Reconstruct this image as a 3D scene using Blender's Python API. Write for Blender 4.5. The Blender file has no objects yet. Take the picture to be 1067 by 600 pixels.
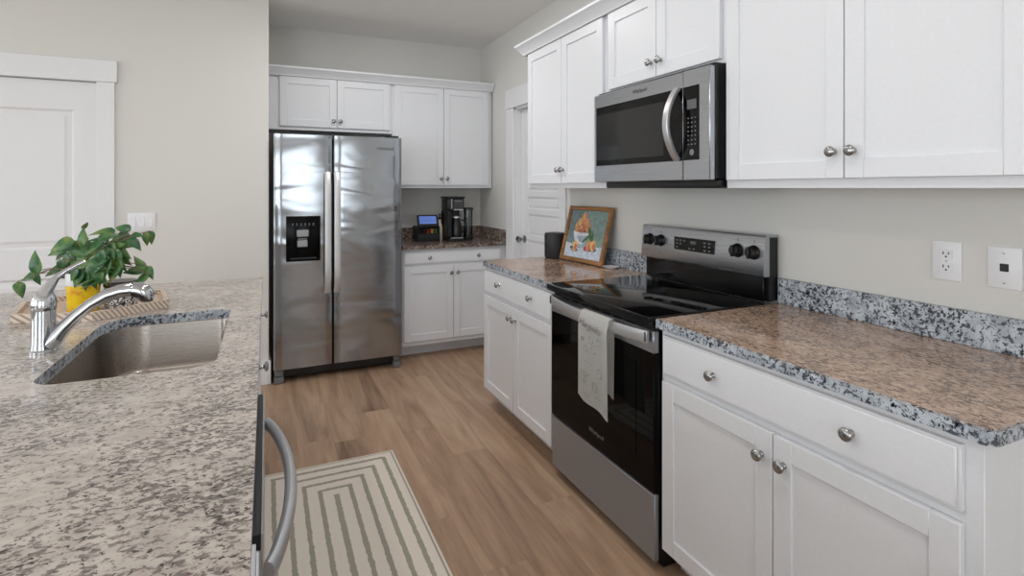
import bpy, bmesh, math, random
from mathutils import Vector, Matrix

random.seed(7)
SC = bpy.context.scene
COL = SC.collection
PI = math.pi

# ------------------------------------------------------------------ camera
FPX, HY, YAW, CAMZ = 560.15, 195.84, 0.4286, 1.3764
cd = bpy.data.cameras.new('camera')
cam = bpy.data.objects.new('camera', cd)
COL.objects.link(cam)
cam.location = (0, 0, CAMZ)
cam.rotation_euler = (PI / 2, 0, -YAW)
cd.sensor_fit = 'HORIZONTAL'
cd.sensor_width = 36.0
cd.lens = 36.0 * FPX / 1067.0
cd.shift_x = 0.0
cd.shift_y = -(300.0 - HY) / 1067.0
cd.clip_start = 0.02
SC.camera = cam

# ------------------------------------------------------------------ world, lights, exposure
w = bpy.data.worlds.new('world')
SC.world = w
w.use_nodes = True
bg = w.node_tree.nodes['Background']
bg.inputs[0].default_value = (0.80, 0.90, 1.0, 1)
bg.inputs[1].default_value = 3.0
SC.view_settings.view_transform = 'Standard'
SC.view_settings.look = 'None'
SC.view_settings.gamma = 1.0
SC.view_settings.use_curve_mapping = False
SC.view_settings.exposure = -0.72


def area_light(name, loc, target, sx, sy, watts, colour):
    ld = bpy.data.lights.new(name, 'AREA')
    ld.shape = 'RECTANGLE'
    ld.size, ld.size_y = sx, sy
    ld.energy = watts
    ld.color = colour
    o = bpy.data.objects.new(name, ld)
    COL.objects.link(o)
    o.location = loc
    d = Vector(target) - Vector(loc)
    o.rotation_euler = d.to_track_quat('-Z', 'Y').to_euler()
    return o


# daylight entering by the windows of the living room and by the patio door behind the camera
area_light('window_daylight', (-5.1, -1.2, 1.5), (0, -0.6, 2.5), 2.8, 1.8, 104, (0.93, 0.97, 1.0))
area_light('window_daylight', (-5.1, 2.4, 1.5), (0, 2.4, 2.5), 2.0, 1.8, 64, (0.93, 0.97, 1.0))
area_light('patio_daylight', (-2.4, -3.9, 1.35), (-0.8, 3, 3.0), 2.4, 2.2, 80, (0.93, 0.97, 1.0))
area_light('window_daylight', (0.6, -3.9, 1.6), (0.5, 3, 1.9), 1.5, 1.5, 30, (0.93, 0.97, 1.0))  # unseen rear window, placed and widened to brighten the refrigerator's reflections
# kitchen ceiling lamps, out of view; the alcove one is added for fill
CANS = [(0.55, 0.75), (0.55, 2.1), (-0.95, 0.75), (-0.95, 2.35), (0.75, 3.4)]
for cx, cy in CANS:
    o = area_light('recessed_lamp', (cx, cy, 2.708), (cx, cy, 0), 0.15, 0.15, 16 if cy > 3 else 9, (1.0, 0.995, 0.985))
    o.data.shape = 'DISK'


# ------------------------------------------------------------------ colour + node helpers
def lin(r, g, b):
    def f(c):
        c /= 255.0
        return c / 12.92 if c <= 0.04045 else ((c + 0.055) / 1.055) ** 2.4
    return (f(r), f(g), f(b), 1.0)


def new_mat(name):
    m = bpy.data.materials.new(name)
    m.use_nodes = True
    nt = m.node_tree
    return m, nt, nt.nodes['Principled BSDF']


def N(nt, t, **kw):
    n = nt.nodes.new(t)
    for k, v in kw.items():
        setattr(n, k, v)
    return n


def L(nt, a, b):
    nt.links.new(a, b)


def ramp(nt, src, stops, interp='LINEAR'):
    r = N(nt, 'ShaderNodeValToRGB')
    r.color_ramp.interpolation = interp
    el = r.color_ramp.elements
    while len(el) < len(stops):
        el.new(0.5)
    for e, (p, c) in zip(el, stops):
        e.position = p
        e.color = c if len(c) == 4 else (*c, 1)
    L(nt, src, r.inputs[0])
    return r.outputs[0]


def mixc(nt, fac, a, b, mode='MIX'):
    m = N(nt, 'ShaderNodeMix', data_type='RGBA', blend_type=mode)
    for idx, v in ((0, fac), (6, a), (7, b)):
        if hasattr(v, 'links') or hasattr(v, 'is_linked'):
            L(nt, v, m.inputs[idx])
        else:
            m.inputs[idx].default_value = v
    return m.outputs[2]


def math_n(nt, op, a, b=None, c=None, clamp=False):
    m = N(nt, 'ShaderNodeMath', operation=op, use_clamp=clamp)
    for i, v in enumerate((a, b, c)):
        if v is None:
            continue
        if hasattr(v, 'is_linked'):
            L(nt, v, m.inputs[i])
        else:
            m.inputs[i].default_value = v
    return m.outputs[0]


def coords(nt, scale=(1, 1, 1), rot=(0, 0, 0), loc=(0, 0, 0)):
    tc = N(nt, 'ShaderNodeTexCoord')
    mp = N(nt, 'ShaderNodeMapping')
    mp.inputs['Scale'].default_value = scale
    mp.inputs['Rotation'].default_value = rot
    mp.inputs['Location'].default_value = loc
    L(nt, tc.outputs['Object'], mp.inputs[0])
    return mp.outputs[0]


def noise(nt, vec, scale, detail=2.0, rough=0.5, distort=0.0):
    n = N(nt, 'ShaderNodeTexNoise')
    n.inputs['Scale'].default_value = scale
    n.inputs['Detail'].default_value = detail
    n.inputs['Roughness'].default_value = rough
    n.inputs['Distortion'].default_value = distort
    L(nt, vec, n.inputs['Vector'])
    return n.outputs[0]


def bump(nt, h, strength, dist, bsdf):
    b = N(nt, 'ShaderNodeBump')
    b.inputs['Strength'].default_value = strength
    b.inputs['Distance'].default_value = dist
    L(nt, h, b.inputs['Height'])
    L(nt, b.outputs[0], bsdf.inputs['Normal'])


def plain(name, rgb, rough=0.5, metal=0.0, spec=0.5, grain=0.0, gscale=60, var=0.012):
    """a solid colour with a little procedural grain in colour and surface"""
    m, nt, p = new_mat(name)
    c = lin(*rgb)
    v = coords(nt)
    n = noise(nt, v, gscale, 3)
    d = tuple(x * (1 - var) for x in c[:3]) + (1,)
    u = tuple(min(1, x * (1 + var)) for x in c[:3]) + (1,)
    L(nt, ramp(nt, n, [(0.35, d), (0.65, u)]), p.inputs['Base Color'])
    p.inputs['Roughness'].default_value = rough
    p.inputs['Metallic'].default_value = metal
    p.inputs['Specular IOR Level'].default_value = spec
    if grain:
        bump(nt, n, grain, 0.002, p)
    return m


MAT = {}
MAT['wall'] = plain('wall_paint', (219, 217, 212), 0.75, grain=0.06, gscale=220)
MAT['ceiling'] = plain('ceiling_paint', (244, 243, 241), 0.9, grain=0.1, gscale=150)
MAT['white'] = plain('white_lacquer', (229, 230, 233), 0.38, gscale=90)
MAT['trim'] = plain('trim_paint', (230, 230, 231), 0.42, gscale=90)
MAT['plastic'] = plain('white_plastic', (232, 232, 234), 0.35)
MAT['shadowgap'] = plain('dark_gap', (25, 25, 26), 0.8)
MAT['blackplastic'] = plain('black_plastic', (17, 17, 18), 0.38)
MAT['blackmatte'] = plain('black_matte', (30, 30, 32), 0.55)
MAT['blackmetal'] = plain('black_painted_steel', (14, 14, 15), 0.3)
MAT['darkgrey'] = plain('dark_grey_plastic', (62, 63, 65), 0.45)
MAT['midgrey'] = plain('grey_plastic', (105, 106, 108), 0.4)
MAT['slot'] = plain('socket_slot', (40, 40, 42), 0.6)
MAT['print'] = plain('grey_print', (158, 156, 154), 0.9)
MAT['print_dark'] = plain('dark_grey_print', (92, 90, 90), 0.9)
MAT['button'] = plain('grey_button_print', (120, 122, 125), 0.5)
MAT['logo'] = plain('silver_logo', (150, 150, 152), 0.35, metal=0.6)
MAT['logo_dark'] = plain('dark_logo', (70, 70, 72), 0.4, metal=0.4)


def glassy(name, rgb, rough=0.04, spec=0.5):
    m, nt, p = new_mat(name)
    p.inputs['Base Color'].default_value = lin(*rgb)
    p.inputs['Roughness'].default_value = rough
    p.inputs['Specular IOR Level'].default_value = spec
    v = coords(nt)
    bump(nt, noise(nt, v, 3, 1), 0.02, 0.002, p)
    return m


MAT['blackglass'] = glassy('black_glass', (6, 6, 7), 0.05, 0.35)
MAT['ovenglass'] = glassy('oven_glass', (4, 4, 5), 0.04, 0.12)
MAT['mwglass'] = glassy('microwave_glass', (36, 36, 37), 0.10, 0.45)
MAT['blackpanel'] = glassy('black_dispenser_panel', (6, 6, 7), 0.2, 0.12)
MAT['mwblack'] = glassy('microwave_black', (10, 10, 11), 0.12, 0.25)


def steel(name, rgb, rough, axis=2, wave=0.0, wscale=2.0, bumpy=0.06, metal=1.0):
    m, nt, p = new_mat(name)
    sc = [500, 500, 500]
    sc[axis] = 3
    v = coords(nt, tuple(sc))
    n = noise(nt, v, 1.0, 3)
    c = lin(*rgb)
    L(nt, ramp(nt, n, [(0.3, tuple(x * 0.985 for x in c[:3])), (0.7, tuple(min(1, x * 1.03) for x in c[:3]))]), p.inputs['Base Color'])
    p.inputs['Metallic'].default_value = metal
    L(nt, ramp(nt, n, [(0.3, (rough * 0.85,) * 3), (0.7, (rough * 1.15,) * 3)]), p.inputs['Roughness'])
    if wave:
        v2 = coords(nt, (0.7, 0.7, 2.0), loc=(0.3, 0, 0.2))
        big = noise(nt, v2, wscale, 1.5, 0.4, 0.8)
        bump(nt, big, wave, 0.05, p)
    else:
        bump(nt, n, bumpy, 0.0003, p) if bumpy else None
    return m


MAT['steel'] = steel('brushed_steel', (180, 183, 188), 0.30, axis=0, bumpy=0)
MAT['steel_fridge'] = steel('fridge_steel', (160, 163, 167), 0.15, axis=0, wave=0.20, metal=0.96, wscale=2.6)
MAT['steel_drawer'] = steel('range_drawer_steel', (160, 163, 168), 0.38, axis=0, bumpy=0, metal=0.65)
MAT['steel_sink'] = steel('sink_steel', (158, 150, 143), 0.28, axis=0, bumpy=0)
MAT['steel_bright'] = plain('handle_steel', (204, 204, 205), 0.38, metal=0.85)
MAT['steel_handle'] = plain('fridge_handle_steel', (206, 207, 208), 0.42, metal=0.55)
MAT['nickel'] = plain('satin_nickel', (168, 167, 166), 0.24, metal=1.0)
MAT['chrome'] = plain('chrome', (205, 208, 212), 0.07, metal=1.0)


def granite(name, base1, base2, dark, dark2, speck, thr, stretch=(1, 1, 1), rot=0.0, scale=42, spec_rgb=None, rough=0.12, dens=0.05, soft=1.0):
    m, nt, p = new_mat(name)
    v = coords(nt, stretch, (0, 0, rot))
    v0 = coords(nt)
    big = noise(nt, v0, 5.0, 3, 0.6, 0.6)
    base = mixc(nt, ramp(nt, noise(nt, v, scale * 0.33, 4, 0.6, 0.4), [(0.38, (0, 0, 0)), (0.62, (1, 1, 1))]), lin(*base1), lin(*base2))
    n1 = noise(nt, v, scale, 5, 0.62, 0.7)
    shift = math_n(nt, 'MULTIPLY', math_n(nt, 'SUBTRACT', big, 0.5), dens * 4)
    s1 = math_n(nt, 'ADD', n1, shift)
    f1 = ramp(nt, s1, [(thr - 0.06 * soft, (0, 0, 0)), (thr + 0.06 * soft, (1, 1, 1))])
    c = mixc(nt, f1, base, lin(*dark))
    v2 = coords(nt, stretch, (0.3, 0.2, rot + 0.4), (3, 5, 7))
    n2 = noise(nt, v2, scale * 1.7, 4, 0.6, 0.6)
    s2 = math_n(nt, 'ADD', n2, shift)
    f2 = ramp(nt, s2, [(thr + 0.03, (0, 0, 0)), (thr + 0.03 + 0.07 * soft, (1, 1, 1))])
    c = mixc(nt, f2, c, lin(*dark2))
    if spec_rgb:
        v3 = coords(nt, stretch, (0.1, 0.5, rot), (11, 2, 4))
        f3 = ramp(nt, noise(nt, v3, scale * 0.9, 3, 0.6, 0.5), [(0.66, (0, 0, 0)), (0.70, (1, 1, 1))])
        c = mixc(nt, f3, c, lin(*spec_rgb))
    L(nt, c, p.inputs['Base Color'])
    p.inputs['Roughness'].default_value = rough
    p.inputs['Specular IOR Level'].default_value = 0.5
    return m


MAT['granite_island'] = granite('granite_island', (196, 187, 178), (174, 165, 157), (118, 110, 105), (66, 61, 60), 0, 0.556, (1.0, 1.5, 1.0), 0.6, 58, (126, 96, 92), 0.17, 0.09, 0.75)
MAT['granite_top'] = granite('granite_counter', (206, 178, 156), (180, 152, 131), (120, 97, 83), (70, 56, 50), 0, 0.545, (2.0, 1.0, 1.0), 0.15, 56, None, 0.13, 0.07)  # warm cast of the light put into the colour of the counter tops
MAT['granite_edge'] = granite('granite_rough_edge', (196, 203, 210), (160, 167, 176), (80, 84, 92), (20, 22, 28), 0, 0.545, (1, 1, 1), 0.3, 70, None, 0.2, 0.05, 0.5)  # same stone as the tops; cooler cast of light put into its colour
MAT['granite_back'] = granite('granite_back_counter', (178, 160, 148), (136, 120, 111), (74, 62, 57), (30, 26, 26), 0, 0.52, (1, 1, 1), 0.3, 55, None, 0.16, 0.04)


def plank_floor():
    m, nt, p = new_mat('vinyl_plank')
    tc = N(nt, 'ShaderNodeTexCoord')
    sp = N(nt, 'ShaderNodeSeparateXYZ')
    L(nt, tc.outputs['Object'], sp.inputs[0])
    x, y = sp.outputs[0], sp.outputs[1]
    W, LEN = 0.182, 1.22
    xs = math_n(nt, 'DIVIDE', math_n(nt, 'ADD', x, 20.05), W)
    row = math_n(nt, 'FLOOR', xs)
    fx = math_n(nt, 'FRACT', xs)
    wn = N(nt, 'ShaderNodeTexWhiteNoise', noise_dimensions='1D')
    L(nt, row, wn.inputs['W'])
    ys = math_n(nt, 'ADD', math_n(nt, 'DIVIDE', math_n(nt, 'ADD', y, 20), LEN), wn.outputs[0])
    colr = math_n(nt, 'FLOOR', ys)
    fy = math_n(nt, 'FRACT', ys)
    cb = N(nt, 'ShaderNodeCombineXYZ')
    L(nt, row, cb.inputs[0]); L(nt, colr, cb.inputs[1])
    wn2 = N(nt, 'ShaderNodeTexWhiteNoise', noise_dimensions='3D')
    L(nt, cb.outputs[0], wn2.inputs['Vector'])
    tone = wn2.outputs[0]
    # grain: stretched noise, shifted per plank
    cb2 = N(nt, 'ShaderNodeCombineXYZ')
    L(nt, math_n(nt, 'MULTIPLY', x, 11), cb2.inputs[0])
    L(nt, math_n(nt, 'ADD', math_n(nt, 'MULTIPLY', y, 1.1), math_n(nt, 'MULTIPLY', tone, 40)), cb2.inputs[1])
    L(nt, math_n(nt, 'MULTIPLY', tone, 17), cb2.inputs[2])
    g1 = noise(nt, cb2.outputs[0], 1.0, 5, 0.6, 0.9)
    cb3 = N(nt, 'ShaderNodeCombineXYZ')
    L(nt, math_n(nt, 'MULTIPLY', x, 90), cb3.inputs[0])
    L(nt, math_n(nt, 'MULTIPLY', y, 4), cb3.inputs[1])
    L(nt, math_n(nt, 'MULTIPLY', tone, 9), cb3.inputs[2])
    g2 = noise(nt, cb3.outputs[0], 1.0, 4, 0.6, 0.3)
    f = math_n(nt, 'ADD', math_n(nt, 'MULTIPLY', g1, 0.95), math_n(nt, 'MULTIPLY', tone, 0.20))
    f = math_n(nt, 'ADD', f, math_n(nt, 'MULTIPLY', g2, 0.28))
    c = ramp(nt, f, [(0.34, lin(96, 75, 60)), (0.52, lin(142, 114, 92)), (0.76, lin(174, 143, 118)), (0.98, lin(192, 164, 138))])
    # seams
    ex = math_n(nt, 'MINIMUM', fx, math_n(nt, 'SUBTRACT', 1.0, fx))
    ey = math_n(nt, 'MINIMUM', fy, math_n(nt, 'SUBTRACT', 1.0, fy))
    sx = math_n(nt, 'LESS_THAN', ex, 0.006)
    sy = math_n(nt, 'LESS_THAN', ey, 0.0012)
    seam = math_n(nt, 'MAXIMUM', sx, sy)
    c = mixc(nt, math_n(nt, 'MULTIPLY', seam, 0.25), c, lin(84, 66, 54))
    L(nt, c, p.inputs['Base Color'])
    p.inputs['Roughness'].default_value = 0.42
    p.inputs['Specular IOR Level'].default_value = 0.35
    bump(nt, math_n(nt, 'SUBTRACT', g2, seam), 0.12, 0.001, p)
    return m


MAT['floor'] = plank_floor()

RUG_HX, RUG_HY = 0.315, 0.92


def rug_mat():
    m, nt, p = new_mat('woven_rug')
    tc = N(nt, 'ShaderNodeTexCoord')
    wob = noise(nt, tc.outputs['Object'], 70, 2)
    wobs = math_n(nt, 'MULTIPLY', math_n(nt, 'SUBTRACT', wob, 0.5), 0.012)
    sp = N(nt, 'ShaderNodeSeparateXYZ')
    L(nt, tc.outputs['Object'], sp.inputs[0])
    ax = math_n(nt, 'SUBTRACT', RUG_HX, math_n(nt, 'ABSOLUTE', sp.outputs[0]))
    ay = math_n(nt, 'SUBTRACT', RUG_HY, math_n(nt, 'ABSOLUTE', sp.outputs[1]))
    e = math_n(nt, 'MINIMUM', ax, ay)
    ew = math_n(nt, 'ADD', e, wobs)
    P = 0.0635
    ph = math_n(nt, 'FRACT', math_n(nt, 'DIVIDE', math_n(nt, 'ADD', ew, P * 20 + 0.0115 - 0.061), P))
    line = math_n(nt, 'LESS_THAN', ph, 0.30)
    inside = math_n(nt, 'GREATER_THAN', e, 0.03)
    line = math_n(nt, 'MULTIPLY', line, inside)
    border = math_n(nt, 'MULTIPLY', math_n(nt, 'GREATER_THAN', e, 0.010), math_n(nt, 'LESS_THAN', e, 0.017))
    line = math_n(nt, 'MAXIMUM', line, border)
    fine = noise(nt, tc.outputs['Object'], 260, 3, 0.7)
    cream = mixc(nt, fine, lin(206, 195, 181), lin(236, 227, 214))
    grey = mixc(nt, fine, lin(142, 136, 122), lin(172, 166, 151))
    L(nt, mixc(nt, line, cream, grey), p.inputs['Base Color'])
    p.inputs['Roughness'].default_value = 0.95
    h = math_n(nt, 'SUBTRACT', math_n(nt, 'MULTIPLY', fine, 0.7), line)
    bump(nt, h, 0.5, 0.004, p)
    return m


MAT['rug'] = rug_mat()


def wood(name, c1, c2, scale=(40, 40, 4), rough=0.45):
    m, nt, p = new_mat(name)
    v = coords(nt, scale)
    n = noise(nt, v, 1.0, 4, 0.6, 0.8)
    L(nt, ramp(nt, n, [(0.3, lin(*c1)), (0.7, lin(*c2))]), p.inputs['Base Color'])
    p.inputs['Roughness'].default_value = rough
    bump(nt, n, 0.1, 0.001, p)
    return m


MAT['frame_wood'] = wood('frame_wood', (108, 72, 40), (168, 120, 72), (4, 40, 40), 0.4)
MAT['tray_wood'] = wood('tray_wood', (198, 172, 150), (222, 199, 178), (60, 12, 60), 0.6)


def rope_mat():
    m, nt, p = new_mat('twisted_rope_rim')
    v = coords(nt, (1, 1, 1))
    wv = N(nt, 'ShaderNodeTexWave', wave_type='BANDS', bands_direction='DIAGONAL')
    wv.inputs['Scale'].default_value = 28
    wv.inputs['Distortion'].default_value = 0.6
    L(nt, v, wv.inputs['Vector'])
    L(nt, ramp(nt, wv.outputs[1], [(0.2, lin(168, 146, 130)), (0.5, lin(224, 208, 192))]), p.inputs['Base Color'])
    p.inputs['Roughness'].default_value = 0.7
    bump(nt, wv.outputs[1], 0.5, 0.003, p)
    return m


MAT['rope'] = rope_mat()


def leaf_mat():
    m, nt, p = new_mat('pothos_leaf')
    v = coords(nt)
    n = noise(nt, v, 18, 3, 0.6, 0.5)
    L(nt, ramp(nt, n, [(0.30, lin(30, 74, 46)), (0.47, lin(58, 104, 56)), (0.60, lin(96, 126, 62)), (0.74, lin(144, 142, 74))]), p.inputs['Base Color'])
    p.inputs['Roughness'].default_value = 0.38
    bump(nt, noise(nt, v, 90, 2), 0.15, 0.002, p)
    return m


MAT['leaf'] = leaf_mat()
MAT['stem'] = plain('plant_stem', (120, 104, 84), 0.6)


def pot_mat():
    m, nt, p = new_mat('yellow_glaze')
    v = coords(nt)
    n = noise(nt, v, 26, 3, 0.6, 0.6)
    L(nt, ramp(nt, n, [(0.35, lin(246, 214, 40)), (0.58, lin(240, 196, 30)), (0.70, lin(222, 150, 40))]), p.inputs['Base Color'])
    p.inputs['Roughness'].default_value = 0.25
    return m


MAT['pot'] = pot_mat()


def jar_mat():
    m, nt, p = new_mat('black_and_white_patterned_ceramic')
    v = coords(nt)
    vo = N(nt, 'ShaderNodeTexVoronoi', feature='DISTANCE_TO_EDGE')
    vo.inputs['Scale'].default_value = 52
    L(nt, v, vo.inputs['Vector'])
    f = ramp(nt, vo.outputs[0], [(0.05, (1, 1, 1)), (0.12, (0, 0, 0)), (0.24, (0, 0, 0)), (0.30, (1, 1, 1))], 'LINEAR')
    L(nt, mixc(nt, f, lin(222, 220, 216), lin(44, 44, 50)), p.inputs['Base Color'])
    p.inputs['Roughness'].default_value = 0.25
    return m


MAT['jar'] = jar_mat()
MAT['brownlid'] = plain('dark_brown_lid', (62, 52, 46), 0.3)
MAT['soil'] = plain('potting_soil', (50, 40, 32), 0.95, grain=0.8, gscale=120)


def cloth_mat(name, c1, c2):
    m, nt, p = new_mat(name)
    v = coords(nt)
    n = noise(nt, v, 240, 2)
    L(nt, ramp(nt, n, [(0.3, lin(*c1)), (0.7, lin(*c2))]), p.inputs['Base Color'])
    p.inputs['Roughness'].default_value = 0.95
    bump(nt, n, 0.3, 0.001, p)
    return m


MAT['towel'] = cloth_mat('cotton_towel', (224, 222, 217), (240, 238, 233))


def screen_mat():
    m, nt, p = new_mat('lit_blue_screen')
    v = coords(nt, (1, 1, 12))
    n = noise(nt, v, 3, 1)
    c = ramp(nt, n, [(0.3, lin(92, 128, 226)), (0.7, lin(132, 166, 246))])
    p.inputs['Base Color'].default_value = (0, 0, 0, 1)
    L(nt, c, p.inputs['Emission Color'])
    p.inputs['Emission Strength'].default_value = 0.9
    return m


MAT['screen'] = screen_mat()
MAT['display'] = plain('dim_display', (96, 98, 100), 0.3)


def clear_glass(name, tint=(0.95, 0.97, 0.97, 1), gl=0.10):
    m, nt, p = new_mat(name)
    out = nt.nodes['Material Output']
    tr = N(nt, 'ShaderNodeBsdfTransparent')
    tr.inputs[0].default_value = tint
    go = N(nt, 'ShaderNodeBsdfGlossy')
    go.inputs['Roughness'].default_value = 0.02
    fr = N(nt, 'ShaderNodeFresnel')
    fr.inputs[0].default_value = 1.45
    n = noise(nt, coords(nt), 2, 1)
    mx = N(nt, 'ShaderNodeMixShader')
    L(nt, math_n(nt, 'ADD', fr.outputs[0], math_n(nt, 'MULTIPLY', n, gl * 0.2)), mx.inputs[0])
    L(nt, tr.outputs[0], mx.inputs[1])
    L(nt, go.outputs[0], mx.inputs[2])
    L(nt, mx.outputs[0], out.inputs['Surface'])
    return m


MAT['glass'] = clear_glass('clear_glass')
MAT['smoked'] = clear_glass('smoked_glass', (0.72, 0.74, 0.76, 1))
for k, rgb in dict(paint_bg=(128, 150, 144), paint_bg2=(112, 130, 132), paint_cloth=(186, 196, 208), paint_bowl=(206, 210, 216),
                   paint_bowl2=(150, 160, 172), paint_peach=(206, 150, 108), paint_peach2=(190, 118, 86), paint_yellow=(214, 172, 116),
                   paint_leaf=(72, 110, 66), paint_dark=(92, 88, 92), paint_red=(160, 66, 70), pod_red=(150, 40, 40), pod_green=(60, 110, 60),
                   pod_gold=(190, 140, 60), cream=(212, 202, 182)).items():
    MAT[k] = plain(k, rgb, 0.6, gscale=45, var=0.16)


# ------------------------------------------------------------------ mesh helpers
class MB:
    def __init__(self):
        self.bm = bmesh.new()

    def box(self, x0, x1, y0, y1, z0, z1, bev=0.0, seg=1):
        b = bmesh.new()
        bmesh.ops.create_cube(b, size=1.0)
        for v in b.verts:
            v.co = Vector(((x0 + x1) / 2 + v.co.x * (x1 - x0), (y0 + y1) / 2 + v.co.y * (y1 - y0), (z0 + z1) / 2 + v.co.z * (z1 - z0)))
        if bev:
            bmesh.ops.bevel(b, geom=b.edges[:], offset=bev, segments=seg, affect='EDGES', profile=0.5)
        self.merge(b)
        return self

    def merge(self, b, mat=None):
        if mat is not None:
            bmesh.ops.transform(b, matrix=mat, verts=b.verts[:])
        vm = {}
        for v in b.verts:
            vm[v] = self.bm.verts.new(v.co)
        for f in b.faces:
            try:
                nf = self.bm.faces.new([vm[v] for v in f.verts])
                nf.smooth = f.smooth
                nf.material_index = f.material_index
            except ValueError:
                pass
        b.free()

    def lathe(self, prof, c=(0, 0, 0), axis='z', seg=24, smooth=True, a0=0.0):
        """prof: list of (r, h) along the axis"""
        c = Vector(c)
        rings = []
        for r, hgt in prof:
            ring = []
            for i in range(seg):
                a = a0 + 2 * PI * i / seg
                q = (r * math.cos(a), r * math.sin(a), hgt)
                if axis == 'x':
                    q = (q[2], q[0], q[1])
                elif axis == 'y':
                    q = (q[1], q[2], q[0])
                ring.append(self.bm.verts.new(c + Vector(q)))
            rings.append(ring)
        for k in range(len(rings) - 1):
            for i in range(seg):
                j = (i + 1) % seg
                f = self.bm.faces.new((rings[k][i], rings[k][j], rings[k + 1][j], rings[k + 1][i]))
                f.smooth = smooth
        if prof[0][0] > 1e-6:
            self.bm.faces.new(rings[0][::-1])
        if prof[-1][0] > 1e-6:
            self.bm.faces.new(rings[-1])
        return self

    def tube(self, pts, rad, seg=10, flat=(1, 1), up=(0, 0, 1), caps=True):
        """a tube along pts; rad a number or list; flat = (side, up) scale of the section"""
        pts = [Vector(p) for p in pts]
        n = len(pts)
        if not hasattr(rad, '__len__'):
            rad = [rad] * n
        rings = []
        up = Vector(up)
        for i, p in enumerate(pts):
            t = (pts[min(i + 1, n - 1)] - pts[max(i - 1, 0)]).normalized()
            s = t.cross(up)
            if s.length < 1e-4:
                s = t.cross(Vector((1, 0, 0)))
            s.normalize()
            u = s.cross(t).normalized()
            ring = []
            for k in range(seg):
                a = 2 * PI * k / seg
                ring.append(self.bm.verts.new(p + s * (math.cos(a) * rad[i] * flat[0]) + u * (math.sin(a) * rad[i] * flat[1])))
            rings.append(ring)
        for i in range(n - 1):
            for k in range(seg):
                j = (k + 1) % seg
                f = self.bm.faces.new((rings[i][k], rings[i][j], rings[i + 1][j], rings[i + 1][k]))
                f.smooth = True
        if caps:
            self.bm.faces.new(rings[0][::-1])
            self.bm.faces.new(rings[-1])
        return self

    def bar(self, pts, wdt, thk, wax):
        """a rectangular bar swept along pts: wdt along axis wax (unit vector), thk across"""
        pts = [Vector(p) for p in pts]
        wax = Vector(wax)
        n = len(pts)
        rings = []
        for i, p in enumerate(pts):
            t = (pts[min(i + 1, n - 1)] - pts[max(i - 1, 0)]).normalized()
            s = t.cross(wax).normalized()
            e = 0.22
            ring = []
            for a, b in ((-1, -1 + e), (-1 + e * 1.5, -1), (1 - e * 1.5, -1), (1, -1 + e), (1, 1 - e), (1 - e * 1.5, 1), (-1 + e * 1.5, 1), (-1, 1 - e)):
                ring.append(self.bm.verts.new(p + wax * (b * wdt / 2) + s * (a * thk / 2)))
            rings.append(ring)
        for i in range(n - 1):
            for k in range(8):
                j = (k + 1) % 8
                self.bm.faces.new((rings[i][k], rings[i][j], rings[i + 1][j], rings[i + 1][k]))
        self.bm.faces.new(rings[0][::-1])
        self.bm.faces.new(rings[-1])
        return self

    def prism(self, poly, z0, z1):
        lo = [self.bm.verts.new((x, y, z0)) for x, y in poly]
        hi = [self.bm.verts.new((x, y, z1)) for x, y in poly]
        n = len(poly)
        self.bm.faces.new(lo[::-1])
        self.bm.faces.new(hi)
        for i in range(n):
            j = (i + 1) % n
            self.bm.faces.new((lo[i], lo[j], hi[j], hi[i]))
        return self

    def face(self, pts, smooth=False):
        f = self.bm.faces.new([self.bm.verts.new(p) for p in pts])
        f.smooth = smooth
        return f

    def build(self, name, mat, parent=None, offset=(0, 0, 0), edge_mat=None):
        bmesh.ops.recalc_face_normals(self.bm, faces=self.bm.faces[:])
        me = bpy.data.meshes.new(name)
        self.bm.to_mesh(me)
        self.bm.free()
        me.set_sharp_from_angle(angle=math.radians(38))
        mats = mat if isinstance(mat, (list, tuple)) else [mat]
        for m in mats:
            me.materials.append(m)
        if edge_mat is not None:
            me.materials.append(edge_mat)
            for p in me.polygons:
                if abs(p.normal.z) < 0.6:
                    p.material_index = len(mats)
        o = bpy.data.objects.new(name, me)
        COL.objects.link(o)
        o.parent = parent
        o.location = offset
        return o


def B(*a, **k):
    return MB().box(*a, **k)


def tag(o, label, cat, group=None):
    o['label'] = label
    o['category'] = cat
    if group:
        o['group'] = group
    return o


def thing(name, label, cat, loc=(0, 0, 0), rz=0.0, group=None):
    o = bpy.data.objects.new(name, None)
    o.empty_display_size = 0.1
    COL.objects.link(o)
    o.location = loc
    o.rotation_euler = (0, 0, rz)
    return tag(o, label, cat, group)


def struct(o):
    o['kind'] = 'structure'
    return o


def rrect(x0, x1, y0, y1, rs, seg=8):
    """rounded rectangle, rs = radii at (x0y0, x1y0, x1y1, x0y1), counter-clockwise"""
    pts = []
    for (cx, cy, a0), r in zip(((x0, y0, PI), (x1, y0, 1.5 * PI), (x1, y1, 0), (x0, y1, 0.5 * PI)), rs):
        ox = cx + (r if cx == x0 else -r)
        oy = cy + (r if cy == y0 else -r)
        for i in range(seg + 1):
            a = a0 + (PI / 2) * i / seg
            pts.append((ox + r * math.cos(a), oy + r * math.sin(a)))
    return pts


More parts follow.
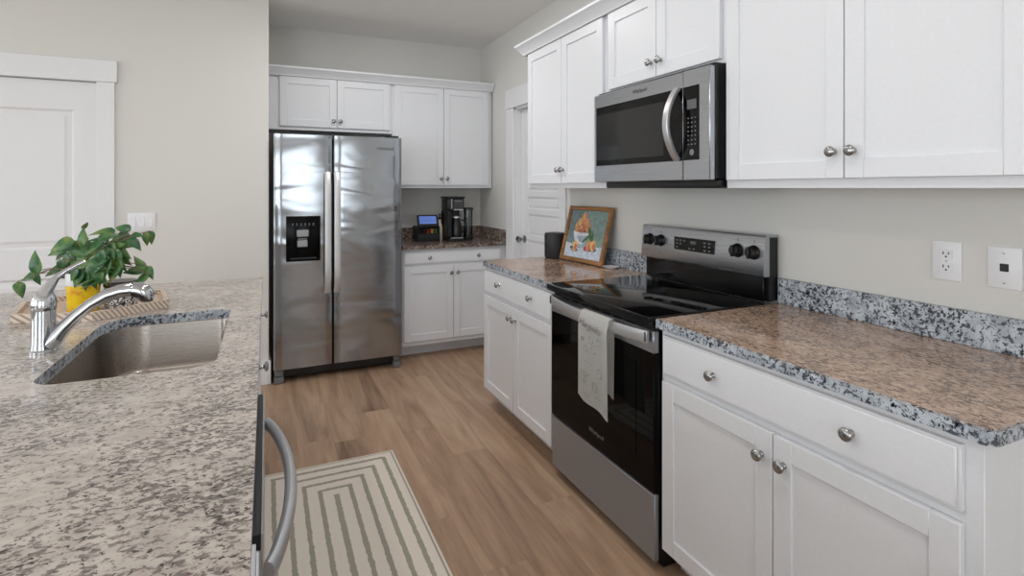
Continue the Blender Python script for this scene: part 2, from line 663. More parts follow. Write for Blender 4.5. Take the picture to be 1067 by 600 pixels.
def text_mesh(name, body, size, mat, parent, origin, xdir, ydir, shear=0.0, extrude=0.0004):
    cu = bpy.data.curves.new(name, 'FONT')
    cu.body = body
    cu.size = size
    cu.shear = shear
    cu.extrude = extrude
    cu.align_x = 'CENTER'
    cu.align_y = 'CENTER'
    o = bpy.data.objects.new(name, cu)
    COL.objects.link(o)
    dg = bpy.context.evaluated_depsgraph_get()
    me = bpy.data.meshes.new_from_object(o.evaluated_get(dg))
    bpy.data.objects.remove(o)
    x, y = Vector(xdir).normalized(), Vector(ydir).normalized()
    z = x.cross(y)
    M = Matrix((x, y, z)).transposed().to_4x4()
    M.translation = Vector(origin)
    me.transform(M)
    me.materials.clear()
    me.materials.append(mat)
    q = bpy.data.objects.new(name, me)
    COL.objects.link(q)
    q.parent = parent
    return q


# ------------------------------------------------------------------ setting
XW = 1.887            # face of the range wall
YB = 4.87             # face of the back wall
YL = 4.15             # face of the wall with the tall panelled door
ZC = 2.72
XWEST, YREAR = -5.2, -4.0

struct(B(XWEST, XW, YREAR, YB, -0.06, 0).build('floor', MAT['floor']))
struct(B(XWEST - 0.15, XW + 0.3, YREAR - 0.15, YB + 0.15, ZC, ZC + 0.1).build('ceiling', MAT['ceiling']))
struct(B(-0.1, XW + 0.15, YB, YB + 0.15, -0.06, ZC).build('wall_back', MAT['wall']))

# range wall with the pantry doorway
PD0, PD1, PDZ = 3.305, 4.075, 2.045
m = MB()
m.box(XW, XW + 0.14, YREAR, PD0, -0.06, ZC)
m.box(XW, XW + 0.14, PD1, YB, -0.06, ZC)
m.box(XW, XW + 0.14, PD0, PD1, PDZ, ZC)
struct(m.build('wall_right', MAT['wall']))

# wall with the tall door, and its return beside the refrigerator
LD0, LD1, LDZ = -1.805, -0.967, 2.042
m = MB()
m.box(XWEST, LD0, YL, YL + 0.12, -0.06, ZC)
m.box(LD1, 0.015, YL, YL + 0.12, -0.06, ZC)
m.box(LD0, LD1, YL, YL + 0.12, LDZ, ZC)
m.box(-0.105, 0.015, YL + 0.12, YB, -0.06, ZC)
struct(m.build('wall_left', MAT['wall']))

# living-room side: west and rear walls with windows
m = MB()
for y0, y1 in ((YREAR, -2.6), (0.2, 1.4), (3.4, YL)):
    m.box(XWEST - 0.15, XWEST, y0, y1, -0.06, ZC)
for y0, y1 in ((-2.6, 0.2), (1.4, 3.4)):
    m.box(XWEST - 0.15, XWEST, y0, y1, -0.06, 0.6)
    m.box(XWEST - 0.15, XWEST, y0, y1, 2.4, ZC)
struct(m.build('wall_west', MAT['wall']))
m = MB()
for x0, x1 in ((XWEST, -3.6), (-1.2, -0.2), (1.4, XW)):
    m.box(x0, x1, YREAR - 0.15, YREAR, -0.06, ZC)
m.box(-3.6, -1.2, YREAR - 0.15, YREAR, 2.45, ZC)
m.box(-0.2, 1.4, YREAR - 0.15, YREAR, -0.06, 0.8)
m.box(-0.2, 1.4, YREAR - 0.15, YREAR, 2.4, ZC)
struct(m.build('wall_rear', MAT['wall']))


def window(n, axis, a0, a1, z0, z1, at):
    fr = MB()
    t = 0.05
    def bx(a, b, c, d):
        if axis == 'y':
            fr.box(at - 0.1, at - 0.04, a, b, c, d)
        else:
            fr.box(a, b, at - 0.1, at - 0.04, c, d)
    bx(a0, a1, z0, z0 + t); bx(a0, a1, z1 - t, z1)
    bx(a0, a0 + t, z0 + t, z1 - t); bx(a1 - t, a1, z0 + t, z1 - t)
    mid = (a0 + a1) / 2
    bx(mid - t / 2, mid + t / 2, z0 + t, z1 - t)
    o = struct(fr.build('window_%d' % n, MAT['trim']))
    g = MB()
    if axis == 'y':
        g.box(at - 0.075, at - 0.07, a0 + t, a1 - t, z0 + t, z1 - t)
    else:
        g.box(a0 + t, a1 - t, at - 0.075, at - 0.07, z0 + t, z1 - t)
    g.build('pane', MAT['glass'], o)


window(1, 'y', -2.6, 0.2, 0.6, 2.4, XWEST)
window(2, 'y', 1.4, 3.4, 0.6, 2.4, XWEST)
window(3, 'x', -3.6, -1.2, 0.0, 2.45, YREAR)
window(4, 'x', -0.2, 1.4, 0.8, 2.4, YREAR)  # unseen; opening set for its bright reflection in the refrigerator doors

for cx, cy in CANS:  # trim rings, including the one for the added fill lamp over the alcove
    mb = MB()
    mb.lathe([(0.078, 2.7195), (0.100, 2.7195), (0.102, 2.7165), (0.100, 2.7135), (0.078, 2.7135)], (cx, cy, 0), seg=28)
    tag(mb.build('recessed_light', MAT['trim']), 'white trim ring of a recessed ceiling lamp over the kitchen', 'ceiling light', 'recessed ceiling lamps')

# tall two-panel door, slightly recessed
d = MB()
dx0, dx1, dy, dz1 = LD0 + 0.006, LD1 - 0.007, YL + 0.016, LDZ - 0.005
d.box(dx0, dx1, dy + 0.012, dy + 0.04, 0.008, dz1)
stile = 0.112
def ring(mb, x0, x1, z0, z1, y_out, y_in, wdt):
    """a sloping moulding frame from y_out (outer edge) to y_in (inner edge)"""
    o = [(x0, y_out, z0), (x1, y_out, z0), (x1, y_out, z1), (x0, y_out, z1)]
    i = [(x0 + wdt, y_in, z0 + wdt), (x1 - wdt, y_in, z0 + wdt), (x1 - wdt, y_in, z1 - wdt), (x0 + wdt, y_in, z1 - wdt)]
    for k in range(4):
        j = (k + 1) % 4
        mb.face([o[k], o[j], i[j], i[k]])
    return i
panels = ((0.14, 0.825), (1.004, 1.862))
px0, px1 = dx0 + stile, dx1 - stile
zz = [0.008] + [z for p_ in panels for z in p_] + [dz1]
d.box(dx0, px0, dy, dy + 0.014, 0.008, dz1)
d.box(px1, dx1, dy, dy + 0.014, 0.008, dz1)
for a, b in ((0.008, 0.14), (0.825, 1.004), (1.862, dz1)):
    d.box(px0, px1, dy, dy + 0.014, a, b)
for a, b in panels:
    ring(d, px0, px1, a, b, dy, dy + 0.011, 0.014)
    ring(d, px0 + 0.014, px1 - 0.014, a + 0.014, b - 0.014, dy + 0.011, dy + 0.009, 0.02)
    q = ring(d, px0 + 0.034, px1 - 0.034, a + 0.034, b - 0.034, dy + 0.009, dy + 0.003, 0.016)
    d.face(q)
struct(d.build('door_1', MAT['trim']))
c = MB()
c.box(LD1 + 0.0, LD1 + 0.094, YL - 0.018, YL - 0.0005, 0.0, 2.042, 0.002)
c.box(LD0 - 0.094, LD0, YL - 0.018, YL - 0.0005, 0.0, 2.042, 0.002)
c.box(LD0 - 0.108, LD1 + 0.108, YL - 0.024, YL - 0.0005, 2.042, 2.178, 0.002)
struct(c.build('trim_1', MAT['trim']))

# pantry door in the range wall
c = MB()
c.box(XW - 0.018, XW - 0.0005, PD1 + 0.0, PD1 + 0.14, 0.0, 2.045, 0.002)
c.box(XW - 0.018, XW - 0.0005, 3.215, PD0, 0.0, 2.045, 0.002)
c.box(XW - 0.024, XW - 0.0005, 3.205, PD1 + 0.145, 2.045, 2.205, 0.002)
for y0, y1 in ((PD1 - 0.016, PD1), (PD0, PD0 + 0.016)):
    c.box(XW - 0.0005, XW + 0.13, y0, y1, 0.0, PDZ)
c.box(XW - 0.0005, XW + 0.13, PD0, PD1, PDZ - 0.016, PDZ)
struct(c.build('trim_2', MAT['trim']))
d = MB()
X0 = XW + 0.055
y0, y1 = PD0 + 0.019, PD1 - 0.019
d.box(X0 + 0.012, X0 + 0.035, y0, y1, 0.01, PDZ - 0.02)
st = 0.108
d.box(X0, X0 + 0.013, y0, y0 + st, 0.01, PDZ - 0.02, 0.001)
d.box(X0, X0 + 0.013, y1 - st, y1, 0.01, PDZ - 0.02, 0.001)
pz = [(0.15, 0.36), (0.40, 0.565), (0.605, 0.76), (0.80, 0.955), (0.995, 1.165), (1.21, 1.305), (1.35, 1.50), (1.54, 1.70), (1.74, 1.93)]
prev = 0.01
for a, b in pz + [(PDZ - 0.02, 0)]:
    d.box(X0, X0 + 0.013, y0 + st, y1 - st, prev, a, 0.001)
    prev = b
for a, b in pz:
    d.box(X0 + 0.006, X0 + 0.013, y0 + st + 0.02, y1 - st - 0.02, a + 0.018, b - 0.018, 0.004)
door2 = struct(d.build('door_2', MAT['trim']))
k = MB()
k.lathe([(0.032, 0.0), (0.032, -0.006), (0.012, -0.010), (0.011, -0.034), (0.022, -0.042), (0.029, -0.055), (0.026, -0.068), (0.012, -0.076), (0.0, -0.077)], (X0 - 0.0005, y1 - 0.06, 0.955), axis='x', seg=20)
k.build('door_knob', MAT['nickel'], door2)

# baseboards
bb = MB()
bb.box(LD1 + 0.095, 0.015, YL - 0.014, YL - 0.0005, 0, 0.165, 0.002)
bb.box(0.0155, 0.029, YL - 0.014, YB, 0, 0.165, 0.002)
struct(bb.build('baseboard_left', MAT['trim']))
bb = MB()
bb.box(XW - 0.014, XW - 0.0005, YREAR, 0.5, 0, 0.14, 0.002)
struct(bb.build('baseboard_right', MAT['trim']))

# ------------------------------------------------------------------ cabinetry
def make_knob():
    mb = MB()
    mb.lathe([(0.009, 0.0), (0.0085, -0.003), (0.006, -0.006), (0.0055, -0.014), (0.009, -0.018), (0.0155, -0.020), (0.0165, -0.0225),
              (0.0155, -0.0255), (0.0115, -0.0285), (0.006, -0.0300), (0.0, -0.0304)], (0, 0, 0), axis='y', seg=20)
    o = mb.build('knob', MAT['nickel'])
    me = o.data
    bpy.data.objects.remove(o)
    return me


KNOB = make_knob()


def add_knob(parent, x, y, z):
    o = bpy.data.objects.new('knob', KNOB)
    COL.objects.link(o)
    o.parent = parent
    o.location = (x, y, z)
    return o


TH = 0.019


def shaker(parent, x0, x1, z0, z1, knob=None, rail=0.056, mat=None):
    m = MB()
    y = -TH - 0.0005
    f = y + TH
    m.box(x0, x0 + rail, y, f, z0, z1, 0.0012)
    m.box(x1 - rail, x1, y, f, z0, z1, 0.0012)
    m.box(x0 + rail, x1 - rail, y, f, z0, z0 + rail, 0.0012)
    m.box(x0 + rail, x1 - rail, y, f, z1 - rail, z1, 0.0012)
    m.box(x0 + rail - 0.004, x1 - rail + 0.004, y + 0.008, f - 0.002, z0 + rail - 0.004, z1 - rail + 0.004)
    o = m.build('door', mat or MAT['white'], parent)
    if knob:
        add_knob(o, knob[0], y - 0.0002, knob[1])
    return o


def slab_drawer(parent, x0, x1, z0, z1, knobs=()):
    y = -TH - 0.0005
    m = MB()
    m.box(x0, x1, y + 0.004, y + TH, z0, z1, 0.001)
    m.box(x0 + 0.006, x1 - 0.006, y, y + 0.0045, z0 + 0.006, z1 - 0.006, 0.003)
    o = m.build('drawer', MAT['white'], parent)
    for kx, kz in knobs:
        add_knob(o, kx, y - 0.0002, kz)
    return o


def base_cabinet(label, loc, rz, W, D, doors, drawers, toe=0.085, hollow=False, group='white base cabinets', ztop=0.8805):
    t = thing('base_cabinet', label, 'cabinet', loc, rz, group)
    m = MB()
    if hollow:
        m.box(0, 0.018, 0, D, 0.105, ztop); m.box(W - 0.018, W, 0, D, 0.105, ztop)
        m.box(0.018, W - 0.018, 0, D, 0.105, 0.123); m.box(0.018, W - 0.018, D - 0.012, D, 0.123, ztop)
        m.box(0.018, W - 0.018, 0, 0.018, 0.123, 0.60); m.box(0.018, W - 0.018, 0, 0.018, 0.70, ztop)
    else:
        m.box(0, W, 0, D, 0.105, ztop, 0.0012)
    m.build('body', MAT['white'], t)
    B(0.0, W, toe, D - 0.002, 0.0, 0.1045).build('toe_kick', MAT['white'], t)
    for x0, x1, z0, z1, kn in doors:
        shaker(t, x0, x1, z0, z1, kn)
    for x0, x1, z0, z1, kn in drawers:
        slab_drawer(t, x0, x1, z0, z1, kn)
    return t


RN, RB = -PI / 2, 0.0
# between the range and the open end of the run
base_cabinet('white base cabinet with one wide drawer, at the open end beside the range', (1.28, 1.515, 0), RN, 0.942, 0.605,
             [(0.020, 0.470, 0.113, 0.702, (0.437, 0.633)), (0.474, 0.910, 0.113, 0.702, (0.508, 0.633))],
             [(0.020, 0.910, 0.727, 0.862, ((0.258, 0.796), (0.690, 0.796)))])
# beyond the range, before the pantry door
base_cabinet('white base cabinet beyond the range, under the counter that carries the framed painting', (1.28, 3.2, 0), RN, 0.914, 0.605,
             [(0.012, 0.455, 0.113, 0.702, (0.428, 0.640)), (0.459, 0.900, 0.113, 0.702, (0.487, 0.640))],
             [(0.012, 0.900, 0.724, 0.862, ((0.262, 0.800), (0.682, 0.800)))])
# back wall, under the coffee maker
base_cabinet('white base cabinet between refrigerator and wall corner, under the coffee maker', (0.986, 4.27, 0), RB, 0.898, 0.598,
             [(0.012, 0.424, 0.142, 0.742, (0.400, 0.680)), (0.428, 0.840, 0.142, 0.742, (0.456, 0.680))],
             [(0.012, 0.850, 0.762, 0.862, ((0.218, 0.812), (0.640, 0.812)))], toe=0.13)

# uppers
def upper_cabinet(label, loc, rz, W, D, z0, z1, doors, filler=()):
    t = thing('wall_cabinet', label, 'cabinet', loc, rz, 'white wall cabinets')
    B(0, W, 0, D, 0, z1 - z0, 0.0012).build('body', MAT['white'], t)
    for x0, x1, a, b, kn in doors:
        shaker(t, x0, x1, a - z0, b - z0, (kn[0], kn[1] - z0))
    return t


UT = 2.29
upper_cabinet('large white two-door wall cabinet above the outlet plates, to the near side of microwave', (1.58, 1.507, 1.376), RN, 0.914, 0.305, 1.376, UT,
              [(0.014, 0.462, 1.406, 2.25, (0.434, 1.486)), (0.466, 0.900, 1.406, 2.25, (0.494, 1.486))])
upper_cabinet('short white two-door wall cabinet directly above the microwave', (1.58, 2.288, 1.851), RN, 0.779, 0.305, 1.851, UT,
              [(0.030, 0.396, 1.868, 2.25, (0.366, 1.934)), (0.400, 0.762, 1.868, 2.25, (0.430, 1.934))])
upper_cabinet('tall narrow-doored white wall cabinet between microwave and pantry door', (1.58, 3.19, 1.376), RN, 0.899, 0.305, 1.376, UT,
              [(0.024, 0.462, 1.404, 2.25, (0.440, 1.482)), (0.466, 0.884, 1.404, 2.25, (0.488, 1.482))])
upper_cabinet('short white two-door wall cabinet above the refrigerator', (0.016, 4.565, 1.834), RB, 0.953, 0.305, 1.834, UT,
              [(0.078, 0.502, 1.862, 2.25, (0.478, 1.914)), (0.506, 0.930, 1.862, 2.25, (0.530, 1.914))])
upper_cabinet('white two-door wall cabinet over the coffee maker, beside the short cabinet', (0.970, 4.565, 1.376), RB, 0.908, 0.305, 1.376, UT,
              [(0.016, 0.446, 1.402, 2.25, (0.420, 1.46)), (0.450, 0.876, 1.402, 2.25, (0.476, 1.46))])


def crown(name, label, pts, inward_ends=True):
    """moulding swept along a polyline (x, y), projecting to the side given by outward normals"""
    prof = [(0.0205, 2.252), (0.030, 2.252), (0.032, 2.262), (0.040, 2.270), (0.062, 2.302), (0.072, 2.308), (0.072, 2.322), (0.0205, 2.322)]
    mb = MB()
    rings = []
    n = len(pts)
    for i, p in enumerate(pts):
        p = Vector(p)
        dirs = []
        if i > 0:
            dirs.append((p - Vector(pts[i - 1])).normalized())
        if i < n - 1:
            dirs.append((Vector(pts[i + 1]) - p).normalized())
        nrm = [Vector((dv.y, -dv.x)) for dv in dirs]
        if len(nrm) == 2:
            mvec = (nrm[0] + nrm[1])
            mvec = mvec / (mvec.length ** 2 / 2)
        else:
            mvec = nrm[0]
        rings.append([mb.bm.verts.new((p.x + mvec.x * o, p.y + mvec.y * o, z)) for o, z in prof])
    for i in range(n - 1):
        for k in range(len(prof)):
            j = (k + 1) % len(prof)
            mb.bm.faces.new((rings[i][k], rings[i][j], rings[i + 1][j], rings[i + 1][k]))
    mb.bm.faces.new(rings[0][::-1])
    mb.bm.faces.new(rings[-1])
    o = mb.build(name, MAT['white'])
    return tag(o, label, 'moulding')


# outward = right-hand side of the walking direction
crown('crown_molding', 'white crown moulding along the tops of the wall cabinets on the range wall', [(XW - 0.002, 3.192), (1.58, 3.192), (1.58, 0.591), (XW - 0.002, 0.591)])
crown('crown_molding', 'white crown moulding along the tops of the cabinets over refrigerator and coffee maker', [(0.017, 4.565), (1.880, 4.565)])

# ------------------------------------------------------------------ countertops
ZT, ZU = 0.914, 0.8815


def counter(name, label, poly, top, edge):
    mb = MB()
    mb.prism(poly, ZU, ZT)
    bmesh.ops.recalc_face_normals(mb.bm, faces=mb.bm.faces[:])
    es = [e for e in mb.bm.edges if len(e.link_faces) == 2 and any(f.normal.z > 0.9 for f in e.link_faces) and any(abs(f.normal.z) < 0.1 for f in e.link_faces)]
    bmesh.ops.bevel(mb.bm, geom=es, offset=0.003, segments=2, affect='EDGES')
    o = mb.build(name, top, edge_mat=edge)
    return tag(o, label, 'countertop')


def splash(label, *bx, mat):
    mb = MB()
    for b in bx:
        mb.box(*b, 0.0015)
    o = mb.build('backsplash', mat)
    return tag(o, label, 'backsplash')


XC = 1.2535
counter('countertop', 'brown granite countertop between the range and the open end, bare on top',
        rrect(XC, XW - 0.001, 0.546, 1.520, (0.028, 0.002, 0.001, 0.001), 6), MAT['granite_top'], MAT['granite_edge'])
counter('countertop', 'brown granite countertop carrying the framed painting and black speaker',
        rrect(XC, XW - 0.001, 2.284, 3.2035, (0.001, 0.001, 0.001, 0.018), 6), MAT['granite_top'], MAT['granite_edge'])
counter('countertop', 'granite countertop in the back corner, carrying the coffee maker',
        rrect(0.985, XW - 0.001, 4.232, YB - 0.001, (0.004, 0.004, 0.001, 0.001), 4), MAT['granite_back'], MAT['granite_back'])
splash('speckled granite backsplash strip below the two outlet plates', (1.867, XW - 0.0005, 0.546, 1.520, ZT + 0.0005, 1.0156), mat=MAT['granite_edge'])
splash('speckled granite backsplash strip behind the framed painting', (1.867, XW - 0.0005, 2.292, 3.2035, ZT + 0.0005, 1.0156), mat=MAT['granite_edge'])
splash('dark granite backsplash around the back corner behind the coffee maker', (0.985, 1.8665, YB - 0.02, YB - 0.0005, ZT + 0.0005, 1.0156),
       (1.867, XW - 0.0005, 4.25, YB - 0.0005, ZT + 0.0005, 1.0156), mat=MAT['granite_back'])

# island top with the sink cut-out
SX0, SX1, SY0, SY1 = -0.508, -0.122, 1.60, 2.322
hole_r = (0.06, 0.06, 0.045, 0.13)
hole = rrect(SX0, SX1, SY0, SY1, hole_r, 8)
outer = rrect(-1.14, -0.018, -0.62, 3.08, (0.02, 0.02, 0.006, 0.02), 4)
mb = MB()
loops = {}
for z in (ZU, ZT):
    for nm, pl in (('o', outer), ('h', hole)):
        vs = [mb.bm.verts.new((x, y, z)) for x, y in pl]
        loops[(nm, z)] = vs
        for i in range(len(vs)):
            mb.bm.edges.new((vs[i], vs[(i + 1) % len(vs)]))
    es = [e for e in mb.bm.edges if all(abs(v.co.z - z) < 1e-6 for v in e.verts)]
    bmesh.ops.triangle_fill(mb.bm, use_beauty=True, use_dissolve=False, edges=es, normal=(0, 0, 1))
for nm in 'oh':
    lo, hi = loops[(nm, ZU)], loops[(nm, ZT)]
    for i in range(len(lo)):
        j = (i + 1) % len(lo)
        mb.bm.faces.new((lo[i], lo[j], hi[j], hi[i]))
tag(mb.build('island_countertop', MAT['granite_island'], edge_mat=MAT['granite_edge']),
    'pale speckled granite island countertop with a sink cut-out', 'countertop')

# island cabinets (face towards +X)
RI = PI / 2
XI = -0.043
base_cabinet('white island cabinet at the far end of the island, past the sink', (XI, 2.384, 0), RI, 0.660, 0.60,
             [(0.012, 0.648, 0.113, 0.702, (0.050, 0.64))], [(0.012, 0.648, 0.727, 0.862, ((0.330, 0.795),))], group='white island cabinets')
base_cabinet('white island cabinet under the sink', (XI, 1.470, 0), RI, 0.912, 0.60,
             [(0.012, 0.454, 0.113, 0.702, None), (0.458, 0.900, 0.113, 0.702, None)], [(0.012, 0.900, 0.727, 0.862, ((0.456, 0.795),))], hollow=True, group='white island cabinets')
base_cabinet('white island cabinet on the near side of the dishwasher', (-0.029, -0.50, 0), RI, 1.362, 0.614,
             [(0.012, 0.454, 0.113, 0.702, (0.424, 0.64)), (0.458, 0.900, 0.113, 0.702, (0.488, 0.64)), (0.904, 1.352, 0.113, 0.702, (1.32, 0.64))],
             [(0.012, 1.352, 0.727, 0.868, ((0.4, 0.795), (0.95, 0.795)))], group='white island cabinets')
pn = MB()
pn.box(-0.672, -0.6445, -0.50, 3.044, 0.0, 0.8805, 0.002)
tag(pn.build('island_back_panel', MAT['white']), 'white panel closing the seating side of the island', 'panel')

# ------------------------------------------------------------------ dishwasher
dwr = thing('dishwasher', 'stainless dishwasher under the island with a bowed handle and black top edge', 'dishwasher', (-0.004, 0.868, 0), RI)
B(0.004, 0.590, 0.05, 0.60, 0.10, 0.872, 0.002).build('body', MAT['blackmetal'], dwr)
dd = MB()
dd.box(0.002, 0.592, 0.0, 0.003, 0.115, 0.869)
dd.box(0.002, 0.592, 0.003, 0.049, 0.115, 0.845, 0.001)
dwd = dd.build('door', MAT['steel'], dwr)
B(0.002, 0.592, 0.0032, 0.049, 0.8455, 0.869, 0.001).build('control_strip', MAT['blackplastic'], dwd)
hb = MB()
pts = []
for i in range(25):
    s = i / 24
    x = 0.018 + s * 0.557
    bow = math.sin(PI * s) ** 0.75
    pts.append((x, -0.006 - 0.042 * bow, 0.80))
hb.tube(pts, 0.0125, 12, flat=(0.9, 1.25))
hb.build('handle', MAT['steel_bright'], dwd)
B(0.004, 0.590, 0.06, 0.10, 0.0, 0.099).build('toe_kick', MAT['blackplastic'], dwr)

# ------------------------------------------------------------------ sink
sk = thing('sink', 'stainless undermount sink let into the island top', 'sink', (0, 0, 0.70))
mb = MB()
levels = [(-0.02, 0.8812), (0.004, 0.8812), (0.005, 0.876), (0.002, 0.74), (-0.002 + 0.0, 0.735)]
levels = [(0.022, 0.8812), (0.003, 0.8812), (0.001, 0.876), (-0.006, 0.73), (-0.016, 0.712), (-0.036, 0.702), (-0.10, 0.698)]
prev = None
for off, z in levels:
    rs = tuple(max(0.02, r + off) for r in hole_r)
    lp = [mb.bm.verts.new((x, y, z - 0.70)) for x, y in rrect(SX0 - off, SX1 + off, SY0 - off, SY1 + off, rs, 8)]
    if prev:
        for i in range(len(lp)):
            j = (i + 1) % len(lp)
            f = mb.bm.faces.new((prev[i], prev[j], lp[j], lp[i]))
            f.smooth = True
    prev = lp
mb.bm.faces.new(prev)
bowl = mb.build('bowl', MAT['steel_sink'], sk)
mb = MB()
mb.lathe([(0.055, -0.0008), (0.052, 0.0015), (0.042, 0.0015), (0.036, -0.0005), (0.010, -0.0005), (0.010, 0.006), (0.0, 0.007)], (-0.315, 1.96, 0.0), seg=28)
mb.build('drain', MAT['chrome'], sk)

# ------------------------------------------------------------------ faucet
fc = thing('faucet', 'chrome pull-out kitchen faucet standing behind the sink', 'faucet', (-0.572, 1.93, ZT + 0.0005))
mb = MB()
mb.lathe([(0.034, 0), (0.034, 0.006), (0.030, 0.010), (0.0285, 0.03), (0.0275, 0.10), (0.0275, 0.118)], seg=28)
mb.build('body', MAT['chrome'], fc)
mb = MB()
mb.lathe([(0.0285, 0.1185), (0.0295, 0.122), (0.0295, 0.135), (0.028, 0.150), (0.022, 0.165), (0.012, 0.174), (0.0, 0.177)], seg=28)
cap = mb.build('cap', MAT['chrome'], fc)
mb = MB()
mb.tube([(0.0, 0.0, 0.160), (0.012, 0.004, 0.184), (0.026, 0.008, 0.206), (0.048, 0.012, 0.224), (0.074, 0.015, 0.240), (0.092, 0.018, 0.249)],
        [0.021, 0.0165, 0.011, 0.0085, 0.0075, 0.006], 14, flat=(1.2, 0.85))
mb.build('lever', MAT['chrome'], cap)
mb = MB()
sp = [(0.010, 0, 0.022), (0.028, 0, 0.040), (0.047, 0, 0.064), (0.075, 0.0, 0.095), (0.108, 0.0, 0.124), (0.145, 0, 0.147), (0.178, 0, 0.157), (0.208, 0, 0.159)]
mb.tube(sp, [0.027, 0.024, 0.0195, 0.0172, 0.0168, 0.018, 0.0195, 0.021], 16, up=(0, 1, 0))
mb.build('spout', MAT['chrome'], fc)
mb = MB()
mb.tube([(0.2085, 0, 0.159), (0.224, 0, 0.157), (0.236, 0, 0.150), (0.242, 0, 0.140), (0.244, 0, 0.126)], [0.0215, 0.0235, 0.0245, 0.0235, 0.0195], 16, up=(0, 1, 0))
hd = mb.build('spray_head', MAT['chrome'], fc)
mb = MB()
mb.lathe([(0.0165, 0), (0.0165, -0.004), (0.010, -0.006), (0, -0.006)], (0.2442, 0, 0.1258), seg=18)
mb.build('aerator', MAT['darkgrey'], hd)

# ------------------------------------------------------------------ refrigerator
fr = thing('refrigerator', 'stainless side-by-side refrigerator with a black dispenser in its freezer door', 'refrigerator', (0.045, 4.10, 0))
B(0.010, 0.886, 0.062, 0.745, 0.03, 1.742, 0.004).build('body', MAT['blackmetal'], fr)


def fridge_door(x0, x1):
    mb = MB()
    z0, z1 = 0.100, 1.757
    # a gently crowned door: a few columns across, rounded at the sides
    poly = [(x0, 0.055), (x0, 0.012), (x0 + 0.004, 0.004), (x0 + 0.012, 0.0005)]
    for i in range(1, 8):
        s = i / 8
        poly.append((x0 + 0.012 + (x1 - x0 - 0.024) * s, 0.0005 - 0.0035 * math.sin(PI * s)))
    poly += [(x1 - 0.012, 0.0005), (x1 - 0.004, 0.004), (x1, 0.012), (x1, 0.055)]
    mb.prism(poly, z0, z1)
    for f in mb.bm.faces:
        f.smooth = abs(f.normal.z) < 0.5
    return mb


fd = fridge_door(0.0, 0.392).build('freezer_door', MAT['steel_fridge'], fr)
rd = fridge_door(0.400, 0.900).build('door', MAT['steel_fridge'], fr)
for par, xc in ((fd, 0.357), (rd, 0.4215)):
    mb = MB()
    pts = []
    for i in range(21):
        s = i / 20
        y = -0.010 - 0.046 * min(1.0, math.sin(PI * s) * 2.4) ** 0.6
        pts.append((xc, y, 0.622 + s * 0.866))
    mb.bar(pts, 0.042, 0.016, (1, 0, 0))
    mb.build('handle', MAT['steel_handle'], par)
# dispenser on the freezer door
dp = MB()
dp.box(0.080, 0.309, -0.012, -0.0033, 0.856, 1.177, 0.004, 2)
disp = dp.build('dispenser', MAT['blackpanel'], fd)
B(0.150, 0.230, -0.024, -0.0125, 1.030, 1.080, 0.004).build('paddle', MAT['logo'], disp)
B(0.154, 0.222, -0.020, -0.0125, 0.958, 1.006, 0.003).build('paddle', MAT['logo'], disp)
B(0.158, 0.220, -0.016, -0.0125, 1.009, 1.022, 0.001).build('paddle_bracket', MAT['midgrey'], disp)
B(0.108, 0.282, -0.022, -0.0125, 0.872, 0.884, 0.002).build('drip_tray', MAT['blackmatte'], disp)
ic = MB()
for i in range(6):
    x = 0.124 + i * 0.0275
    ic.lathe([(0.0045, 0), (0.0045, -0.0006)], (x, -0.0122, 1.122), axis='y', seg=10)
    ic.box(x - 0.006, x + 0.006, -0.0128, -0.0122, 1.110, 1.1125)
ic.build('control_icons', MAT['button'], disp)
text_mesh('logo', 'Whirlpool', 0.030, MAT['logo_dark'], rd, (0.774, -0.0042, 1.673), (1, 0, 0), (0, 0, 1))
gr = MB()
gr.box(0.062, 0.850, 0.075, 0.12, 0.022, 0.088, 0.002)
for i in range(3):
    gr.box(0.090, 0.820, 0.070, 0.0755, 0.034 + i * 0.017, 0.042 + i * 0.017)
gr.build('base_grille', MAT['blackplastic'], fr)
for x0, x1 in ((0.004, 0.068), (0.838, 0.888)):
    mb = MB()
    mb.box(x0, x1, 0.004, 0.10, 0.004, 0.048, 0.003)
    mb.box(x0 + 0.004, x1 - 0.004, 0.012, 0.10, 0.052, 0.094, 0.003)
    mb.build('foot_cover', MAT['midgrey'], fr)
for x0, x1 in ((0.02, 0.12), (0.78, 0.88)):
    B(x0, x1, 0.02, 0.16, 1.7575, 1.775, 0.004).build('hinge_cover', MAT['blackplastic'], fr)

# ------------------------------------------------------------------ range
rg = thing('range', 'stainless and black electric range with smooth glass cooktop and towel on its handle', 'range', (1.250, 2.279, 0), RN)
RW = 0.752
B(0.004, RW - 0.004, 0.0255, 0.60, 0.035, 0.886, 0.002).build('body', MAT['blackmetal'], rg)
ck = MB()
ck.box(-0.002, RW + 0.002, -0.026, 0.553, 0.8875, 0.9205, 0.004, 2)
ck.build('cooktop', MAT['blackglass'], rg)
